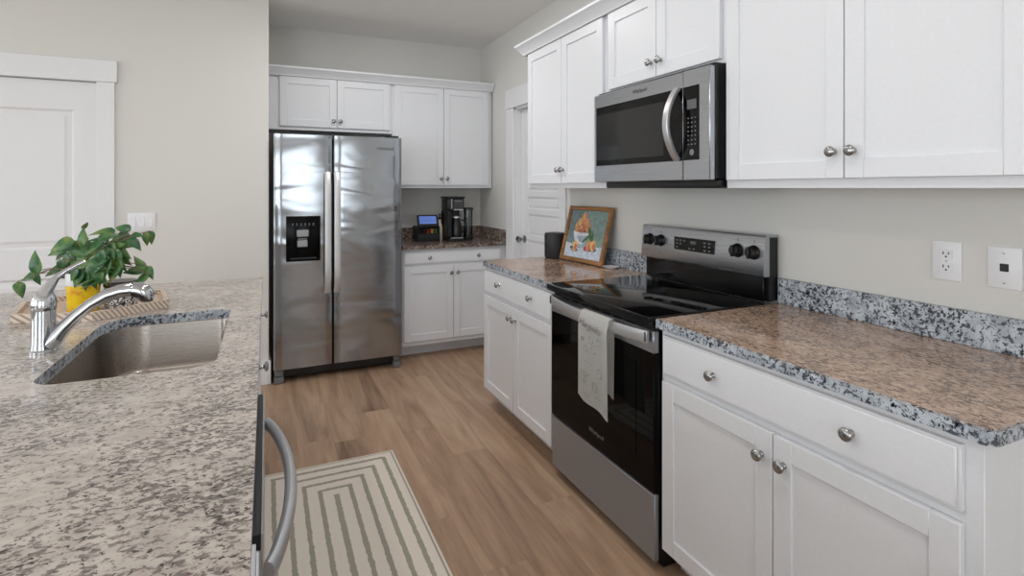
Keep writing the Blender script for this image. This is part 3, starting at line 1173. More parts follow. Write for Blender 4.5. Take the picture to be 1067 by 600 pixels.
# oven door: steel band, glass
dr = MB()
dr.box(0.0, RW, 0.0, 0.025, 0.787, 0.866, 0.002)
od = dr.build('oven_door', MAT['steel'], rg)
gl = MB()
gl.box(0.0, RW, 0.001, 0.025, 0.292, 0.7865, 0.002)
glz = gl.build('glass_panel', MAT['ovenglass'], od)
wi = MB()
wi.box(0.10, RW - 0.10, -0.0006, 0.001, 0.385, 0.73)
wi.build('oven_window', MAT['ovenglass'], glz)
vt = MB()
vt.box(0.01, RW - 0.01, 0.012, 0.0255, 0.8665, 0.887)
vt.build('vent_gap', MAT['shadowgap'], rg)
vs = MB()
for i in range(7):
    x = 0.10 + i * 0.08
    vs.box(x, x + 0.055, 0.004, 0.018, 0.8662, 0.8672)
vs.build('vent_slots', MAT['shadowgap'], od)
hb = MB()
pts = []
for i in range(25):
    s = i / 24
    pts.append((0.030 + s * (RW - 0.045), -0.012 - 0.042 * math.sin(PI * s) ** 0.8, 0.8455))
hb.bar(pts, 0.043, 0.014, (0, 0, 1))
hd = hb.build('handle', MAT['steel_bright'], od)
for x0 in (0.022, RW - 0.030):
    B(x0, x0 + 0.012, -0.022, 0.0, 0.827, 0.864, 0.002).build('handle_mount', MAT['blackplastic'], od)
text_mesh('logo', 'Whirlpool', 0.026, MAT['logo'], glz, (0.388, -0.0002, 0.385 - 0.032), (1, 0, 0), (0, 0, 1))
sd = MB()
sd.box(0.0, RW, 0.004, 0.025, 0.045, 0.283, 0.003)
sd.box(0.0, RW, -0.001, 0.006, 0.276, 0.284, 0.001)
sd.build('drawer', MAT['steel_drawer'], rg)
B(0.02, RW - 0.02, 0.06, 0.55, 0.0, 0.034).build('base', MAT['blackplastic'], rg)
# backguard
bgd = MB()
yf_t, yf_b, yb = 0.552, 0.545, 0.575
bgd.box(0.0, RW, 0.5755, 0.628, 0.9215, 1.178, 0.003)
bgd.build('backguard_body', MAT['blackmetal'], rg)
B(0.012, RW - 0.012, 0.558, 0.575, 0.9215, 1.024, 0.002).build('riser', MAT['blackglass'], rg)
cp = MB()
poly = [(0.575, 1.022), (0.545, 1.022), (0.541, 1.030), (0.551, 1.176), (0.557, 1.187), (0.618, 1.187), (0.618, 1.1785), (0.575, 1.1785)]
lo = [cp.bm.verts.new((-0.006, a, b)) for a, b in poly]
hi = [cp.bm.verts.new((RW + 0.004, a, b)) for a, b in poly]
cp.bm.faces.new(lo); cp.bm.faces.new(hi[::-1])
for i in range(len(poly)):
    j = (i + 1) % len(poly)
    cp.bm.faces.new((lo[i], lo[j], hi[j], hi[i]))
cpo = cp.build('control_panel', MAT['steel'], rg)
TILT = math.atan2(0.010, 0.146)


def on_panel(z):
    return 0.541 + (z - 1.030) / 0.146 * 0.010


dsp = MB()
yy = on_panel(1.113)
dsp.box(0.240, 0.497, yy - 0.004, yy + 0.004, 1.082, 1.143, 0.002)
dspo = dsp.build('display_panel', MAT['blackglass'], cpo)
mb = MB()
mb.box(0.352, 0.386, yy - 0.0052, yy - 0.0042, 1.116, 1.130)
mb.build('clock_display', MAT['display'], dspo)
mb = MB()
for cx, rows in ((0.262, (1.095, 1.112, 1.128)), (0.285, (1.112, 1.128)), (0.312, (1.128,)), (0.345, (1.094,)), (0.372, (1.094,)), (0.440, (1.094, 1.112, 1.128)), (0.468, (1.094, 1.112, 1.128))):
    for z in rows:
        mb.box(cx - 0.006, cx + 0.006, yy - 0.0048, yy - 0.0042, z - 0.003, z + 0.003)
mb.build('button_print', MAT['button'], dspo)
for x in (0.058, 0.142, 0.622, 0.705):
    z = 1.115
    y = on_panel(z)
    mb = MB()
    mb.lathe([(0.030, 0.0), (0.029, -0.006), (0.025, -0.010), (0.0235, -0.026), (0.021, -0.029), (0.0, -0.030)], (x, y - 0.0005, z), axis='y', seg=28)
    kb = mb.build('knob', MAT['blackplastic'], cpo)
    mb = MB()
    mb.box(x - 0.006, x + 0.006, y - 0.040, y - 0.029, z - 0.024, z + 0.024, 0.003)
    gp = mb.build('knob_grip', MAT['blackplastic'], kb)
    mb = MB()
    mb.box(x - 0.0012, x + 0.0012, on_panel(z + 0.036) - 0.0008, on_panel(z + 0.036) + 0.0004, z + 0.036, z + 0.050)
    mb.build('knob_mark', MAT['print_dark'], cpo)

# ------------------------------------------------------------------ microwave
mw = thing('microwave', 'stainless over-the-range microwave with a bowed steel handle', 'microwave', (1.500, 2.2875, 1.376), RN)
MWW = 0.775
B(0.0005, MWW - 0.0005, 0.0265, 0.386, 0.036, 0.4725, 0.002).build('body', MAT['blackmetal'], mw)
B(0.035, MWW - 0.006, 0.045, 0.37, 0.0, 0.0355, 0.006).build('vent_base', MAT['blackplastic'], mw)
z = lambda v: v - 1.376
SEAM = 0.632
mb = MB()
mb.box(0.0, SEAM, 0.0, 0.026, z(1.406), z(1.836), 0.003)
mdo = mb.build('door', MAT['steel'], mw)
mb = MB()
mb.box(SEAM + 0.002, MWW, 0.0, 0.026, z(1.406), z(1.836), 0.003)
mcp = mb.build('control_panel', MAT['steel'], mw)
mb = MB()
mb.box(0.020, SEAM - 0.001, -0.0012, 0.002, z(1.485), z(1.773), 0.0008)
mgl = mb.build('glass_panel', MAT['mwblack'], mdo)
mb = MB()
mb.box(0.028, 0.522, -0.0022, -0.001, z(1.512), z(1.735))
mb.build('door_window', MAT['mwglass'], mgl)
mb = MB()
mb.box(SEAM + 0.003, 0.722, -0.0012, 0.002, z(1.485), z(1.773), 0.0008)
mkp = mb.build('keypad', MAT['mwblack'], mcp)
mb = MB()
mb.box(0.658, 0.708, -0.0024, -0.0014, z(1.683), z(1.720))
mb.build('clock_display', MAT['display'], mkp)
mb = MB()
for r in range(7):
    for cidx in range(3):
        x = 0.664 + cidx * 0.019
        zz_ = z(1.648 - r * 0.017)
        mb.box(x - 0.003, x + 0.003, -0.0019, -0.0013, zz_ - 0.0025, zz_ + 0.0025)
mb.lathe([(0.012, 0), (0.012, -0.0006)], (0.683, -0.0013, z(1.515)), axis='y', seg=20)
mb.build('button_print', MAT['button'], mkp)
hb = MB()
pts = []
for i in range(21):
    s = i / 20
    pts.append((0.607, -0.006 - 0.058 * math.sin(PI * s) ** 0.8, z(1.489) + s * 0.283))
hb.bar(pts, 0.030, 0.016, (1, 0, 0))
hb.build('handle', MAT['steel_bright'], mdo)
text_mesh('logo', 'Whirlpool', 0.024, MAT['logo_dark'], mdo, (0.362, -0.0006, z(1.806)), (1, 0, 0), (0, 0, 1))

# ------------------------------------------------------------------ rug
rug = MB()
rug.box(-RUG_HX, RUG_HX, -RUG_HY, RUG_HY, 0, 0.008, 0.002)
ro = rug.build('rug', MAT['rug'])
ro.location = (0.285, 2.815 - RUG_HY, 0.0006)
tag(ro, 'cream woven runner rug with nested grey outline stripes, on the floor beside the dishwasher', 'rug')

# ------------------------------------------------------------------ dish towel over the range handle
tw = thing('dish_towel', 'white printed dish towel draped over the oven door handle', 'towel', (1.196, 1.80, 0.5))


def towel_sheet(side):
    mb = MB()
    rows = []
    nx = 12
    if side == 'front':
        ya, yb_, xb = 1.902, 1.704, -0.014
        def zl(t):
            return 0.520 if False else 0.527 - 0.030 * t
    else:
        ya, yb_, xb = 1.890, 1.735, 0.030
        def zl(t):
            return 0.565 - 0.01 * t
    nz = 22
    for i in range(nz + 1):
        s = i / nz
        row = []
        for j in range(nx + 1):
            t = j / nx
            fl = 1 + 0.16 * s * (1 if side == 'front' else 0.1)
            yc = (ya + yb_) / 2
            y = yc + (ya - yc) * fl * (1 - 2 * t) - 0.004 * s
            zt = 0.869
            zz2 = zt + (zl(t) - zt) * s
            x = xb + 0.006 * math.sin(t * 9 + s * 2) * s - 0.012 * math.sin(min(1, s * 6) * PI / 2) * (1 if side == 'front' else -0.25)
            row.append((x, y - 1.80, zz2 - 0.5))
        rows.append(row)
    top = []
    if side == 'front':
        for i in range(1, 7):
            a = PI / 2 * i / 6
            top.append([(r[0] + 0.020 * (1 - math.cos(a)), r[1], r[2] + 0.008 * math.sin(a)) for r in rows[0]])
        rows = top[::-1] + rows
    vs = [[mb.bm.verts.new(p) for p in r] for r in rows]
    for i in range(len(vs) - 1):
        for j in range(nx):
            f = mb.bm.faces.new((vs[i][j], vs[i][j + 1], vs[i + 1][j + 1], vs[i + 1][j]))
            f.smooth = True
    # thickness
    geom = bmesh.ops.solidify(mb.bm, geom=mb.bm.faces[:], thickness=0.0025)
    return mb


twf = towel_sheet('front').build('front_panel', MAT['towel'], tw)
towel_sheet('back').build('back_panel', MAT['towel'], tw)
# lettering and sketchy drink drawings
XP = -0.0325
text_mesh('lettering', 'Margarita', 0.040, MAT['print'], twf, (XP, 1.812 - 1.80, 0.828 - 0.5), (0, -1, -0.10), (0, -0.10, 1), shear=0.35, extrude=0.0022)
pr = MB()


def stroke(pts, r=0.0012):
    pr.tube([(XP - 0.001, 1.80 + 0 - 1.80 + p[0], p[1] - 0.5) for p in pts], r, 6)


def loop(cy, cz, ry, rz_, a0=0, a1=2 * PI, n=16, r=0.0011):
    stroke([(cy + ry * math.cos(a0 + (a1 - a0) * i / n), cz + rz_ * math.sin(a0 + (a1 - a0) * i / n)) for i in range(n + 1)], r)


loop(0.060, 0.770, 0.007, 0.006, r=0.003)
loop(0.0, 0.775, 0.016, 0.014); loop(-0.022, 0.742, 0.018, 0.013); loop(-0.055, 0.780, 0.012, 0.012); loop(0.035, 0.735, 0.014, 0.012)
loop(0.045, 0.640, 0.030, 0.016, PI, 2 * PI); stroke([(0.075, 0.640), (0.015, 0.640)], 0.0018); stroke([(0.045, 0.624), (0.045, 0.600)]); loop(0.045, 0.600, 0.016, 0.003)
loop(-0.030, 0.600, 0.018, 0.018); loop(-0.030, 0.600, 0.010, 0.010); loop(-0.060, 0.660, 0.014, 0.020)
for a, b, c_ in ((0.0, 0.700, 0.05), (-0.06, 0.700, 0.03), (0.02, 0.685, 0.07), (-0.05, 0.560, 0.04), (0.03, 0.555, 0.05), (0.03, 0.545, 0.04)):
    stroke([(a + c_ / 2, b), (a, b + 0.002), (a - c_ / 2, b - 0.001)], 0.0009)
pr.build('print', MAT['print'], twf)

# ------------------------------------------------------------------ counter objects beyond the range
spk = thing('speaker', 'black cylindrical smart speaker on the counter beside the framed painting', 'speaker', (1.742, 3.128, ZT + 0.0005))
mb = MB()
mb.lathe([(0.060, 0.0), (0.066, 0.004), (0.069, 0.014), (0.0695, 0.150), (0.0675, 0.158)], seg=40)
mb.build('body', MAT['blackmatte'], spk)
mb = MB()
mb.lathe([(0.067, 0.1582), (0.0665, 0.163), (0.062, 0.1665), (0.030, 0.1665), (0.028, 0.165), (0.0, 0.165)], seg=40)
mb.build('top_plate', MAT['blackplastic'], spk)

# framed still-life, leaning on the wall
PW, PH = 0.432, 0.352
lean = math.atan2(0.088, 0.340)
pc = thing('framed_painting', 'wood-framed fruit-bowl painting leaning on the wall at the counter end', 'picture', (1.728, 3.050, ZT + 0.0075), RN + 0.075)
# local: x along the frame, y back, z up; parts get the lean by their vertices
LM = Matrix.Rotation(-lean, 4, 'X')


def leaned(mb, name, mat, parent):
    bmesh.ops.transform(mb.bm, matrix=LM, verts=mb.bm.verts[:])
    return mb.build(name, mat, parent)


mb = MB()
fw = 0.026
mb.box(0, fw, 0, 0.022, 0, PH, 0.003); mb.box(PW - fw, PW, 0, 0.022, 0, PH, 0.003)
mb.box(fw, PW - fw, 0, 0.022, 0, fw, 0.003); mb.box(fw, PW - fw, 0, 0.022, PH - fw, PH, 0.003)
leaned(mb, 'frame', MAT['frame_wood'], pc)
mb = MB()
mats = ['paint_bg', 'paint_bg2', 'paint_cloth', 'paint_bowl', 'paint_bowl2', 'paint_peach', 'paint_peach2', 'paint_yellow', 'paint_leaf', 'paint_dark', 'paint_red']
layer = [0]


def pface(pts, mat):
    layer[0] += 1
    y = 0.0118 - layer[0] * 0.00006
    f = mb.face([(a, y, b) for a, b in pts])
    f.material_index = mats.index(mat)


def pell(cx, cz, rx, rz_, mat, a0=0, a1=2 * PI, n=20, rot=0.0):
    pts = []
    for i in range(n + (0 if a1 - a0 > 6.2 else 1)):
        a = a0 + (a1 - a0) * i / n
        u, v = rx * math.cos(a), rz_ * math.sin(a)
        pts.append((cx + u * math.cos(rot) - v * math.sin(rot), cz + u * math.sin(rot) + v * math.cos(rot)))
    pface(pts, mat)


mb.box(fw - 0.002, PW - fw + 0.002, 0.012, 0.018, fw - 0.002, PH - fw + 0.002)
x0, x1, z0, z1 = fw, PW - fw, fw, PH - fw
pface([(x0, z0), (x0 + 0.20, z0), (x0 + 0.13, z1), (x0, z1)], 'paint_bg2')
pface([(x0, z0), (x1, z0), (x1, z0 + 0.085), (x0 + 0.2, z0 + 0.07), (x0, z0 + 0.09)], 'paint_cloth')
pell(0.165, 0.108, 0.075, 0.022, 'paint_bowl2')
pell(0.170, 0.196, 0.083, 0.085, 'paint_bowl', PI, 2 * PI)
pell(0.188, 0.190, 0.062, 0.066, 'paint_bowl2', PI * 1.15, PI * 1.9)
pell(0.170, 0.197, 0.083, 0.012, 'paint_dark')
for cx, cz, mt in ((0.115, 0.220, 'paint_peach'), (0.225, 0.218, 'paint_peach'), (0.170, 0.252, 'paint_peach'), (0.140, 0.250, 'paint_yellow'), (0.202, 0.250, 'paint_peach'), (0.165, 0.214, 'paint_peach2'), (0.170, 0.283, 'paint_peach')):
    pell(cx + 0.003, cz - 0.003, 0.029, 0.031, 'paint_peach2')
    pell(cx - 0.001, cz + 0.001, 0.025, 0.027, mt)
    pell(cx - 0.007, cz + 0.006, 0.010, 0.012, 'paint_yellow')
pell(0.262, 0.175, 0.012, 0.060, 'paint_leaf', rot=0.5)
pell(0.230, 0.150, 0.009, 0.048, 'paint_leaf', rot=-0.9)
pell(0.290, 0.150, 0.010, 0.045, 'paint_leaf', rot=0.1)
for cx, cz, mt in ((0.130, 0.098, 'paint_yellow'), (0.268, 0.108, 'paint_peach'), (0.312, 0.112, 'paint_yellow')):
    pell(cx + 0.004, cz - 0.026, 0.034, 0.010, 'paint_dark')
    pell(cx, cz, 0.027, 0.034, mt)
    pell(cx + 0.008, cz - 0.006, 0.014, 0.020, 'paint_peach2')
pell(0.238, 0.088, 0.014, 0.014, 'paint_red')
pell(0.098, 0.085, 0.018, 0.010, 'paint_dark')
leaned(mb, 'canvas', [MAT[k] for k in mats], pc)

sc_ = MB()
sc_.lathe([(0.026, 0.0), (0.028, 0.003), (0.046, 0.009), (0.048, 0.011), (0.044, 0.0115), (0.026, 0.006), (0.0, 0.006)], seg=32)
so = sc_.build('saucer', MAT['plastic'])
so.location = (1.808, 2.585, ZT + 0.0005)
tag(so, 'small white dish on the counter, partly hidden behind the framed painting', 'dish')

# ------------------------------------------------------------------ back counter: display, pod caddy, bottle, coffee maker, canister
cad = thing('pod_caddy', 'black coffee pod caddy on the back counter beside the refrigerator', 'caddy', (1.168, 4.50, ZT + 0.0005))
mb = MB()
mb.box(0.0, 0.200, 0.0, 0.16, 0.0, 0.012, 0.002)
mb.box(0.0, 0.200, 0.15, 0.16, 0.012, 0.125, 0.002)
mb.box(0.0, 0.010, 0.0, 0.15, 0.012, 0.125, 0.002)
mb.box(0.190, 0.200, 0.0, 0.15, 0.012, 0.125, 0.002)
mb.box(0.010, 0.190, 0.004, 0.15, 0.012, 0.072, 0.002)
mb.box(0.0, 0.200, 0.0, 0.16, 0.125, 0.133, 0.002)
mb.build('rack', MAT['blackplastic'], cad)
for i, mt in enumerate(('blackmatte', 'blackmatte', 'pod_red', 'pod_gold', 'pod_green')):
    mb = MB()
    mb.lathe([(0.013, 0), (0.017, 0.030), (0.019, 0.032), (0.019, 0.034), (0, 0.034)], (0, 0, 0), seg=16)
    q = mb.build('coffee_pod', MAT[mt])
    q.location = (1.168 + 0.030 + i * 0.036, 4.53, ZT + 0.0735)
    tag(q, {'pod_red': 'red-topped coffee pod in the black caddy', 'pod_gold': 'gold-topped coffee pod in the black caddy', 'pod_green': 'green-topped coffee pod in the black caddy'}.get(mt, 'black coffee pod in the black caddy beside the coloured pods'), 'coffee pod', 'coffee pods in the caddy')
sdp = thing('smart_display', 'small tilted smart display with a lit blue screen, on top of the pod caddy', 'display', (1.176, 4.505, ZT + 0.134))
TM = Matrix.Translation((0, 0.0, 0.0)) @ Matrix.Rotation(-0.42, 4, 'X')
mb = MB()
mb.box(0.0, 0.186, 0.0, 0.012, 0.0, 0.105, 0.003)
bmesh.ops.transform(mb.bm, matrix=TM, verts=mb.bm.verts[:])
bz = mb.build('bezel', MAT['blackplastic'], sdp)
mb = MB()
mb.box(0.018, 0.168, -0.001, 0.001, 0.022, 0.092)
bmesh.ops.transform(mb.bm, matrix=TM, verts=mb.bm.verts[:])
mb.build('screen', MAT['screen'], bz)
mb = MB()
mb.box(0.03, 0.156, 0.045, 0.105, 0.0, 0.055, 0.012, 3)
mb.build('stand', MAT['blackplastic'], sdp)

bt = thing('syrup_bottle', 'slim bottle with black cap standing between pod caddy and coffee maker', 'bottle', (1.392, 4.58, ZT + 0.0005))
mb = MB()
mb.lathe([(0.022, 0.0), (0.025, 0.004), (0.025, 0.115), (0.018, 0.14), (0.011, 0.155), (0.011, 0.185)], seg=20)
mb.build('body', MAT['cream'], bt)
mb = MB()
mb.lathe([(0.014, 0.1852), (0.015, 0.19), (0.015, 0.205), (0.006, 0.207), (0.006, 0.225), (0.012, 0.227), (0.012, 0.235), (0.0, 0.236)], seg=16)
mb.build('cap', MAT['blackplastic'], bt)

cm = thing('coffee_maker', 'black drip coffee maker with carafe on the back counter', 'coffee maker', (1.412, 4.44, ZT + 0.0005))
cm.scale = (0.86, 0.95, 1.07)
mb = MB()
mb.box(0.020, 0.190, 0.0, 0.20, 0.0, 0.022, 0.004)
mb.build('base', MAT['blackplastic'], cm)
B(0.045, 0.170, -0.004, 0.02, 0.0225, 0.030, 0.001).build('base_trim', MAT['steel_bright'], cm)
mb = MB()
mb.box(0.012, 0.185, 0.13, 0.205, 0.0305, 0.250, 0.006)
mb.box(0.012, 0.064, 0.02, 0.205, 0.0305, 0.250, 0.006)
mb.build('water_tank', MAT['blackplastic'], cm)
mb = MB()
mb.box(0.012, 0.190, 0.012, 0.205, 0.2505, 0.345, 0.008, 2)
mb.box(0.005, 0.197, 0.006, 0.21, 0.3455, 0.362, 0.005)
hs = mb.build('brew_head', MAT['blackplastic'], cm)
B(0.076, 0.180, 0.008, 0.013, 0.262, 0.336, 0.003).build('control_face', MAT['darkgrey'], hs)
B(0.078, 0.176, 0.004, 0.010, 0.2505, 0.260, 0.001).build('trim_strip', MAT['steel_bright'], hs)
B(0.050, 0.060, 0.008, 0.014, 0.262, 0.345, 0.001).build('trim_strip', MAT['steel_bright'], hs)
B(0.086, 0.164, 0.005, 0.010, 0.318, 0.332, 0.001).build('display', MAT['midgrey'], hs)
mb = MB()
mb.lathe([(0.050, 0.0), (0.056, 0.004), (0.058, 0.020), (0.054, 0.090), (0.042, 0.135), (0.038, 0.150), (0.042, 0.156)], (0.122, 0.068, 0.0305), seg=32)
cf = mb.build('carafe', MAT['blackmetal'], cm)
mb = MB()
mb.lathe([(0.043, 0.1565), (0.042, 0.168), (0.020, 0.176), (0, 0.177)], (0.122, 0.068, 0.0305), seg=28)
mb.build('lid', MAT['steel_bright'], cf)
mb = MB()
mb.tube([(0.166, 0.050, 0.170), (0.196, 0.038, 0.165), (0.204, 0.034, 0.13), (0.196, 0.036, 0.085), (0.178, 0.045, 0.070)], 0.007, 8)
mb.build('handle', MAT['blackplastic'], cf)
fp = thing('glass_canister', 'clear glass canister with black lid and base, beside the coffee maker', 'canister', (1.628, 4.50, ZT + 0.0005))
mb = MB()
mb.lathe([(0.042, 0.0), (0.044, 0.004), (0.044, 0.035), (0.041, 0.038)], seg=28)
mb.build('base', MAT['blackplastic'], fp)
mb = MB()
mb.lathe([(0.039, 0.0385), (0.039, 0.268), (0.036, 0.268), (0.036, 0.0385)], seg=28)
mb.build('glass', MAT['smoked'], fp)
mb = MB()
mb.lathe([(0.046, 0.2685), (0.047, 0.274), (0.046, 0.288), (0.012, 0.291), (0.0, 0.291)], seg=28)
mb.build('lid', MAT['blackplastic'], fp)
mb = MB()
mb.lathe([(0.0035, 0.039), (0.0035, 0.2683)], seg=10)
mb.build('plunger', MAT['steel_bright'], fp)

# ------------------------------------------------------------------ plates on the walls
def wall_plate(name, label, cat, loc, rz, W, H):
    t = thing(name, label, cat, loc, rz)
    mb = MB()
    mb.box(-W / 2, W / 2, -0.006, -0.0006, -H / 2, H / 2, 0.0025, 2)
    mb.build('plate', MAT['plastic'], t)
    return t


op = wall_plate('power_outlet', 'white duplex power outlet plate above the backsplash, nearer the range', 'outlet', (XW, 0.938, 1.155), RN, 0.078, 0.118)
for dz in (-0.020, 0.020):
    mb = MB()
    mb.box(-0.017, 0.017, -0.0078, -0.006, dz - 0.014, dz + 0.014, 0.0015)
    fc_ = mb.build('socket', MAT['plastic'], op)
    mb = MB()
    mb.box(-0.009, -0.006, -0.0083, -0.0078, dz - 0.001, dz + 0.008)
    mb.box(0.005, 0.008, -0.0083, -0.0078, dz, dz + 0.007)
    mb.lathe([(0.0028, 0), (0.0028, -0.0005)], (0.0, -0.0078, dz - 0.007), axis='y', seg=12)
    mb.build('slots', MAT['slot'], fc_)
mb = MB()
mb.lathe([(0.0025, 0), (0.0022, -0.0015), (0, -0.0018)], (0, -0.006, 0), axis='y', seg=12)
mb.build('screw', MAT['nickel'], op)
jp = wall_plate('data_jack', 'white wall plate with a single square black data jack', 'outlet', (XW, 0.797, 1.152), RN, 0.078, 0.116)
mb = MB()
mb.box(-0.010, 0.010, -0.0072, -0.006, -0.010, 0.012, 0.001)
mb.box(-0.007, 0.007, -0.0078, -0.0072, -0.007, 0.008)
mb.build('jack', MAT['slot'], jp)
for dz in (-0.042, 0.042):
    mb = MB()
    mb.lathe([(0.003, 0), (0.0027, -0.0012), (0, -0.0015)], (0, -0.006, dz), axis='y', seg=12)
    mb.build('screw', MAT['nickel'], jp)
lp_ = wall_plate('light_switch', 'white three-gang light switch plate on the wall beside the tall panelled door', 'switch', (-0.732, YL, 1.158), 0, 0.150, 0.116)
for i in range(3):
    x = -0.046 + i * 0.046
    mb = MB()
    mb.box(x - 0.016, x + 0.016, -0.0085, -0.006, -0.033, 0.033, 0.0015)
    mb.build('rocker', MAT['plastic'], lp_)

# ------------------------------------------------------------------ island: tray, jar, plant
hexa = [(-0.7957, 2.380), (-0.5485, 2.2956), (-0.345, 2.4495), (-0.394, 2.702), (-0.640, 2.788), (-0.846, 2.636)]
hc = Vector((sum(p[0] for p in hexa) / 6, sum(p[1] for p in hexa) / 6))
loc_hex = [(p[0] - hc.x, p[1] - hc.y) for p in hexa]
tr = thing('serving_tray', 'six-sided pale wooden tray with rope-twist rim, on the island behind the faucet', 'tray', (hc.x, hc.y, ZT + 0.0005))
mb = MB()
mb.prism([(p[0] * 0.97, p[1] * 0.97) for p in loc_hex], 0.0, 0.010)
mb.build('base', MAT['tray_wood'], tr)
mb = MB()
ins = [(p[0] * 0.93, p[1] * 0.93) for p in loc_hex]
for i in range(6):
    j = (i + 1) % 6
    a, b, c_, d_ = loc_hex[i], loc_hex[j], ins[j], ins[i]
    lo = [mb.bm.verts.new((*p, 0.0)) for p in (a, b, c_, d_)]
    hi = [mb.bm.verts.new((*p, 0.030)) for p in (a, b, c_, d_)]
    mb.bm.faces.new(lo[::-1]); mb.bm.faces.new(hi)
    for q in range(4):
        r_ = (q + 1) % 4
        mb.bm.faces.new((lo[q], lo[r_], hi[r_], hi[q]))
rim = mb.build('rim', MAT['rope'], tr)
# small dark lettering, too fine to read, along the far inner rim
p3, p4 = Vector((*ins[3], 0.021)), Vector((*ins[4], 0.021))
dv = (p4 - p3).normalized()
inward = Vector((-p3.x - p4.x, -p3.y - p4.y, 0)).normalized()
mb = MB()
for i in range(6):
    c0 = p3 + dv * (0.014 + i * 0.012) + inward * 0.0006
    mb.tube([c0 + Vector((0, 0, -0.0045)), c0 + Vector((0, 0, 0.0045))], 0.0013, 6, up=(0, 1, 0))
    if i % 2 == 0:
        mb.tube([c0 + Vector((0, 0, 0.004)), c0 + Vector((0, 0, 0.004)) + dv * 0.006], 0.001, 6)
mb.build('lettering', MAT['print_dark'], rim)
pt = thing('potted_plant', 'leafy green trailing plant in a yellow pot on the wooden tray', 'plant', (-0.612, 2.452, ZT + 0.011))
mb = MB()
mb.lathe([(0.043, 0.0), (0.046, 0.004), (0.050, 0.08), (0.051, 0.088), (0.051, 0.098)], seg=32)
mb.build('pot', MAT['pot'], pt)
mb = MB()
mb.lathe([(0.051, 0.0985), (0.052, 0.101), (0.052, 0.140), (0.050, 0.143), (0.047, 0.143), (0.046, 0.128), (0.0, 0.126)], seg=32)
mb.build('pot_rim', [MAT['plastic']], pt)


def bp(u, v, Y):
    s, c = math.sin(YAW), math.cos(YAW)
    a = (u - 533.5) / FPX
    b = (v - HY) / FPX
    dx, dy, dz = s + a * c, c - a * s, -b
    t = Y / dy
    return Vector((dx * t, Y, CAMZ + dz * t))


LEAVES = [  # photo position, size (m), pointing angle in the picture, how much it is turned edge-on
    (105, 241.5, .085, 178, .35), (86, 246, .06, 100, .7), (89, 234.5, .035, 60, .15), (127, 237, .06, 160, .5), (142, 245, .055, 10, .5),
    (152.5, 249, .05, 280, .15), (157.5, 247.5, .05, 285, .15), (141, 254, .055, 320, .4), (122, 249, .085, 200, .6), (59, 261, .080, 190, .6),
    (83, 255, .075, 215, .5), (36, 273, .075, 105, .7), (30, 288, .062, 195, .6), (39, 291, .045, 285, .6), (21, 302, .055, 300, .2),
    (56, 282, .070, 200, .6), (66, 286, .055, 340, .5), (70, 273, .075, 240, .9), (89, 264, .08, 190, .7), (102, 250, .065, 170, .3),
    (96, 257, .08, 40, .7), (108, 262, .085, 350, .8), (118, 257, .085, 20, .7), (126, 263, .075, 330, .7), (101, 272, .085, 220, .8),
    (113, 272, .08, 260, .8), (124, 274, .07, 300, .8), (140, 282, .075, 178, .5), (145, 274, .06, 115, .35), (156, 284, .05, 300, .6),
    (146.5, 292, .062, 215, .6), (94, 295, .095, 195, .4), (108, 282, .09, 240, .7), (124, 280, .065, 270, .8), (88, 286, .075, 250, .9),
    (98, 284, .075, 280, .9), (80, 264, .07, 160, .8), (76, 281, .06, 230, .8), (112, 246, .07, 20, .6), (131, 255, .07, 5, .6), (118, 284, .07, 250, .8),
    (104, 290, .06, 260, .7), (84, 275, .07, 250, .9), (92, 270, .07, 200, .8), (129, 270, .06, 320, .8), (62, 266, .06, 210, .7)]
for k_ in range(34):
    uu = random.gauss(101, 17)
    LEAVES.append((uu, random.gauss(268, 9) - 0.10 * abs(uu - 101), random.uniform(.06, .09), random.choice((200, 230, 255, 285, 320, 345, 20, 170)), random.uniform(.5, .95)))
LEAVES += [(80, 291, .06, 240, .8), (88, 293, .065, 262, .85), (97, 292, .065, 280, .85), (105, 290, .06, 300, .8), (76, 287, .055, 225, .8), (92, 289, .07, 255, .9)]
lv = MB()
st_ = MB()
base = Vector((-0.612, 2.452, ZT + 0.011))
S, C = math.sin(YAW), math.cos(YAW)
RX, FW = Vector((C, -S, 0)), Vector((S, C, 0))
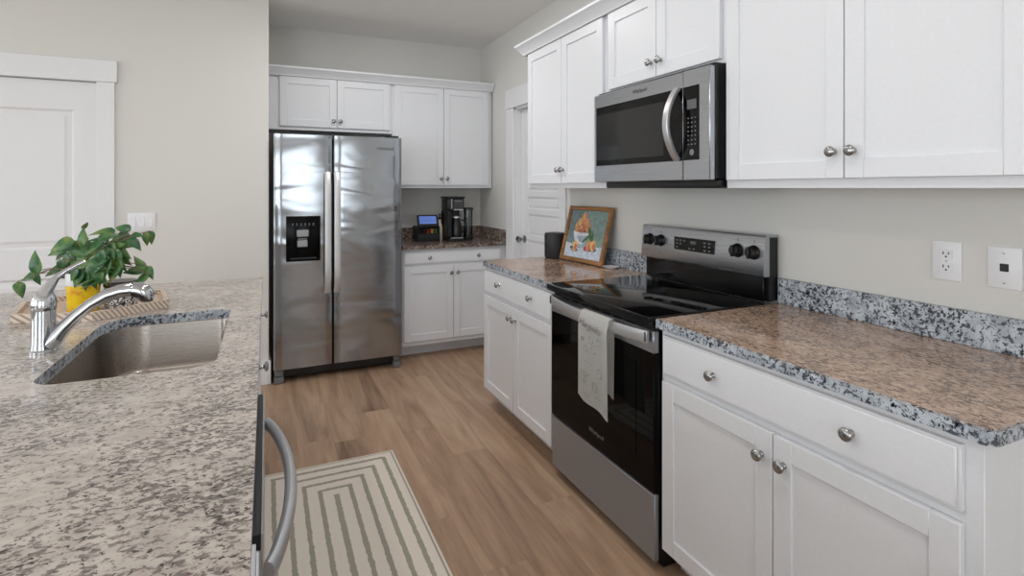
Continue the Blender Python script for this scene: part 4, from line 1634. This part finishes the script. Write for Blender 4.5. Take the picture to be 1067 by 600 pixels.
for i, (u, v, sz, ang, face) in enumerate(LEAVES):
    Yd = 2.46 + random.uniform(-0.07, 0.09)
    if v > 286 and 70 < u < 112:
        Yd = 2.385
    if v > 270 and 101 < u < 137:
        Yd = 2.36
    sz *= 1.12
    p = bp(u, v, Yd)
    a = math.radians(ang)
    dirv = (RX * math.cos(a) + Vector((0, 0, 1)) * math.sin(a)).normalized()
    dirv = (dirv - FW * random.uniform(-0.1, 0.35)).normalized()
    nrm = (-FW * max(face, 0.12) + Vector((0, 0, 1)) * (1.05 - face)).normalized()
    side = dirv.cross(nrm).normalized()
    nrm = side.cross(dirv).normalized()
    root = p - dirv * sz * 0.5
    wv = 0.25 + 0.05 * random.random()
    prof = [(0.0, 0.02), (0.06, 0.55), (0.20, 0.95), (0.36, 1.0), (0.55, 0.82), (0.75, 0.48), (0.90, 0.18), (1.0, 0.0)]
    curl = random.uniform(0.10, 0.28)
    rows = []
    for t, wd in prof:
        cen = root + dirv * (t * sz) - nrm * (curl * sz * t * t)
        hw = wd * wv * sz
        rows.append([lv.bm.verts.new(cen - side * hw + nrm * hw * 0.30 - base), lv.bm.verts.new(cen - base), lv.bm.verts.new(cen + side * hw + nrm * hw * 0.30 - base)])
    for k_ in range(len(rows) - 1):
        for q in range(2):
            f = lv.bm.faces.new((rows[k_][q], rows[k_][q + 1], rows[k_ + 1][q + 1], rows[k_ + 1][q]))
            f.smooth = True
    # stem from the pot to the leaf root
    a0 = base + Vector((random.uniform(-0.03, 0.03), random.uniform(-0.03, 0.03), 0.126))
    mid = (a0 + root) / 2 + Vector((0, 0, 0.03 + 0.12 * (root - a0).length))
    pts = []
    for q in range(7):
        t = q / 6
        pts.append(a0 * (1 - t) ** 2 + mid * 2 * t * (1 - t) + root * t ** 2 - base)
    st_.tube(pts, 0.0016, 5)
fol = lv.build('foliage', MAT['leaf'], pt)
sm = fol.modifiers.new('thickness', 'SOLIDIFY')
sm.thickness = 0.0008
st_.build('stems', MAT['stem'], pt)
mb = MB()
mb.lathe([(0.0455, 0.1282), (0.03, 0.131), (0.0, 0.132)], seg=24)
mb.build('soil', MAT['soil'], pt)

jr = thing('ceramic_jar', 'black-and-white patterned jar with dark brown lid, on the wooden tray', 'jar', (-0.505, 2.488, ZT + 0.011))
jr.scale = (0.89, 0.89, 1.0)
mb = MB()
mb.lathe([(0.052, 0.0), (0.058, 0.004), (0.060, 0.016), (0.060, 0.072), (0.058, 0.078), (0.054, 0.080)], seg=36)
mb.build('body', MAT['jar'], jr)
mb = MB()
mb.lathe([(0.0615, 0.0803), (0.063, 0.083), (0.063, 0.096), (0.060, 0.099), (0.0, 0.100)], seg=36)
mb.build('lid', MAT['brownlid'], jr)
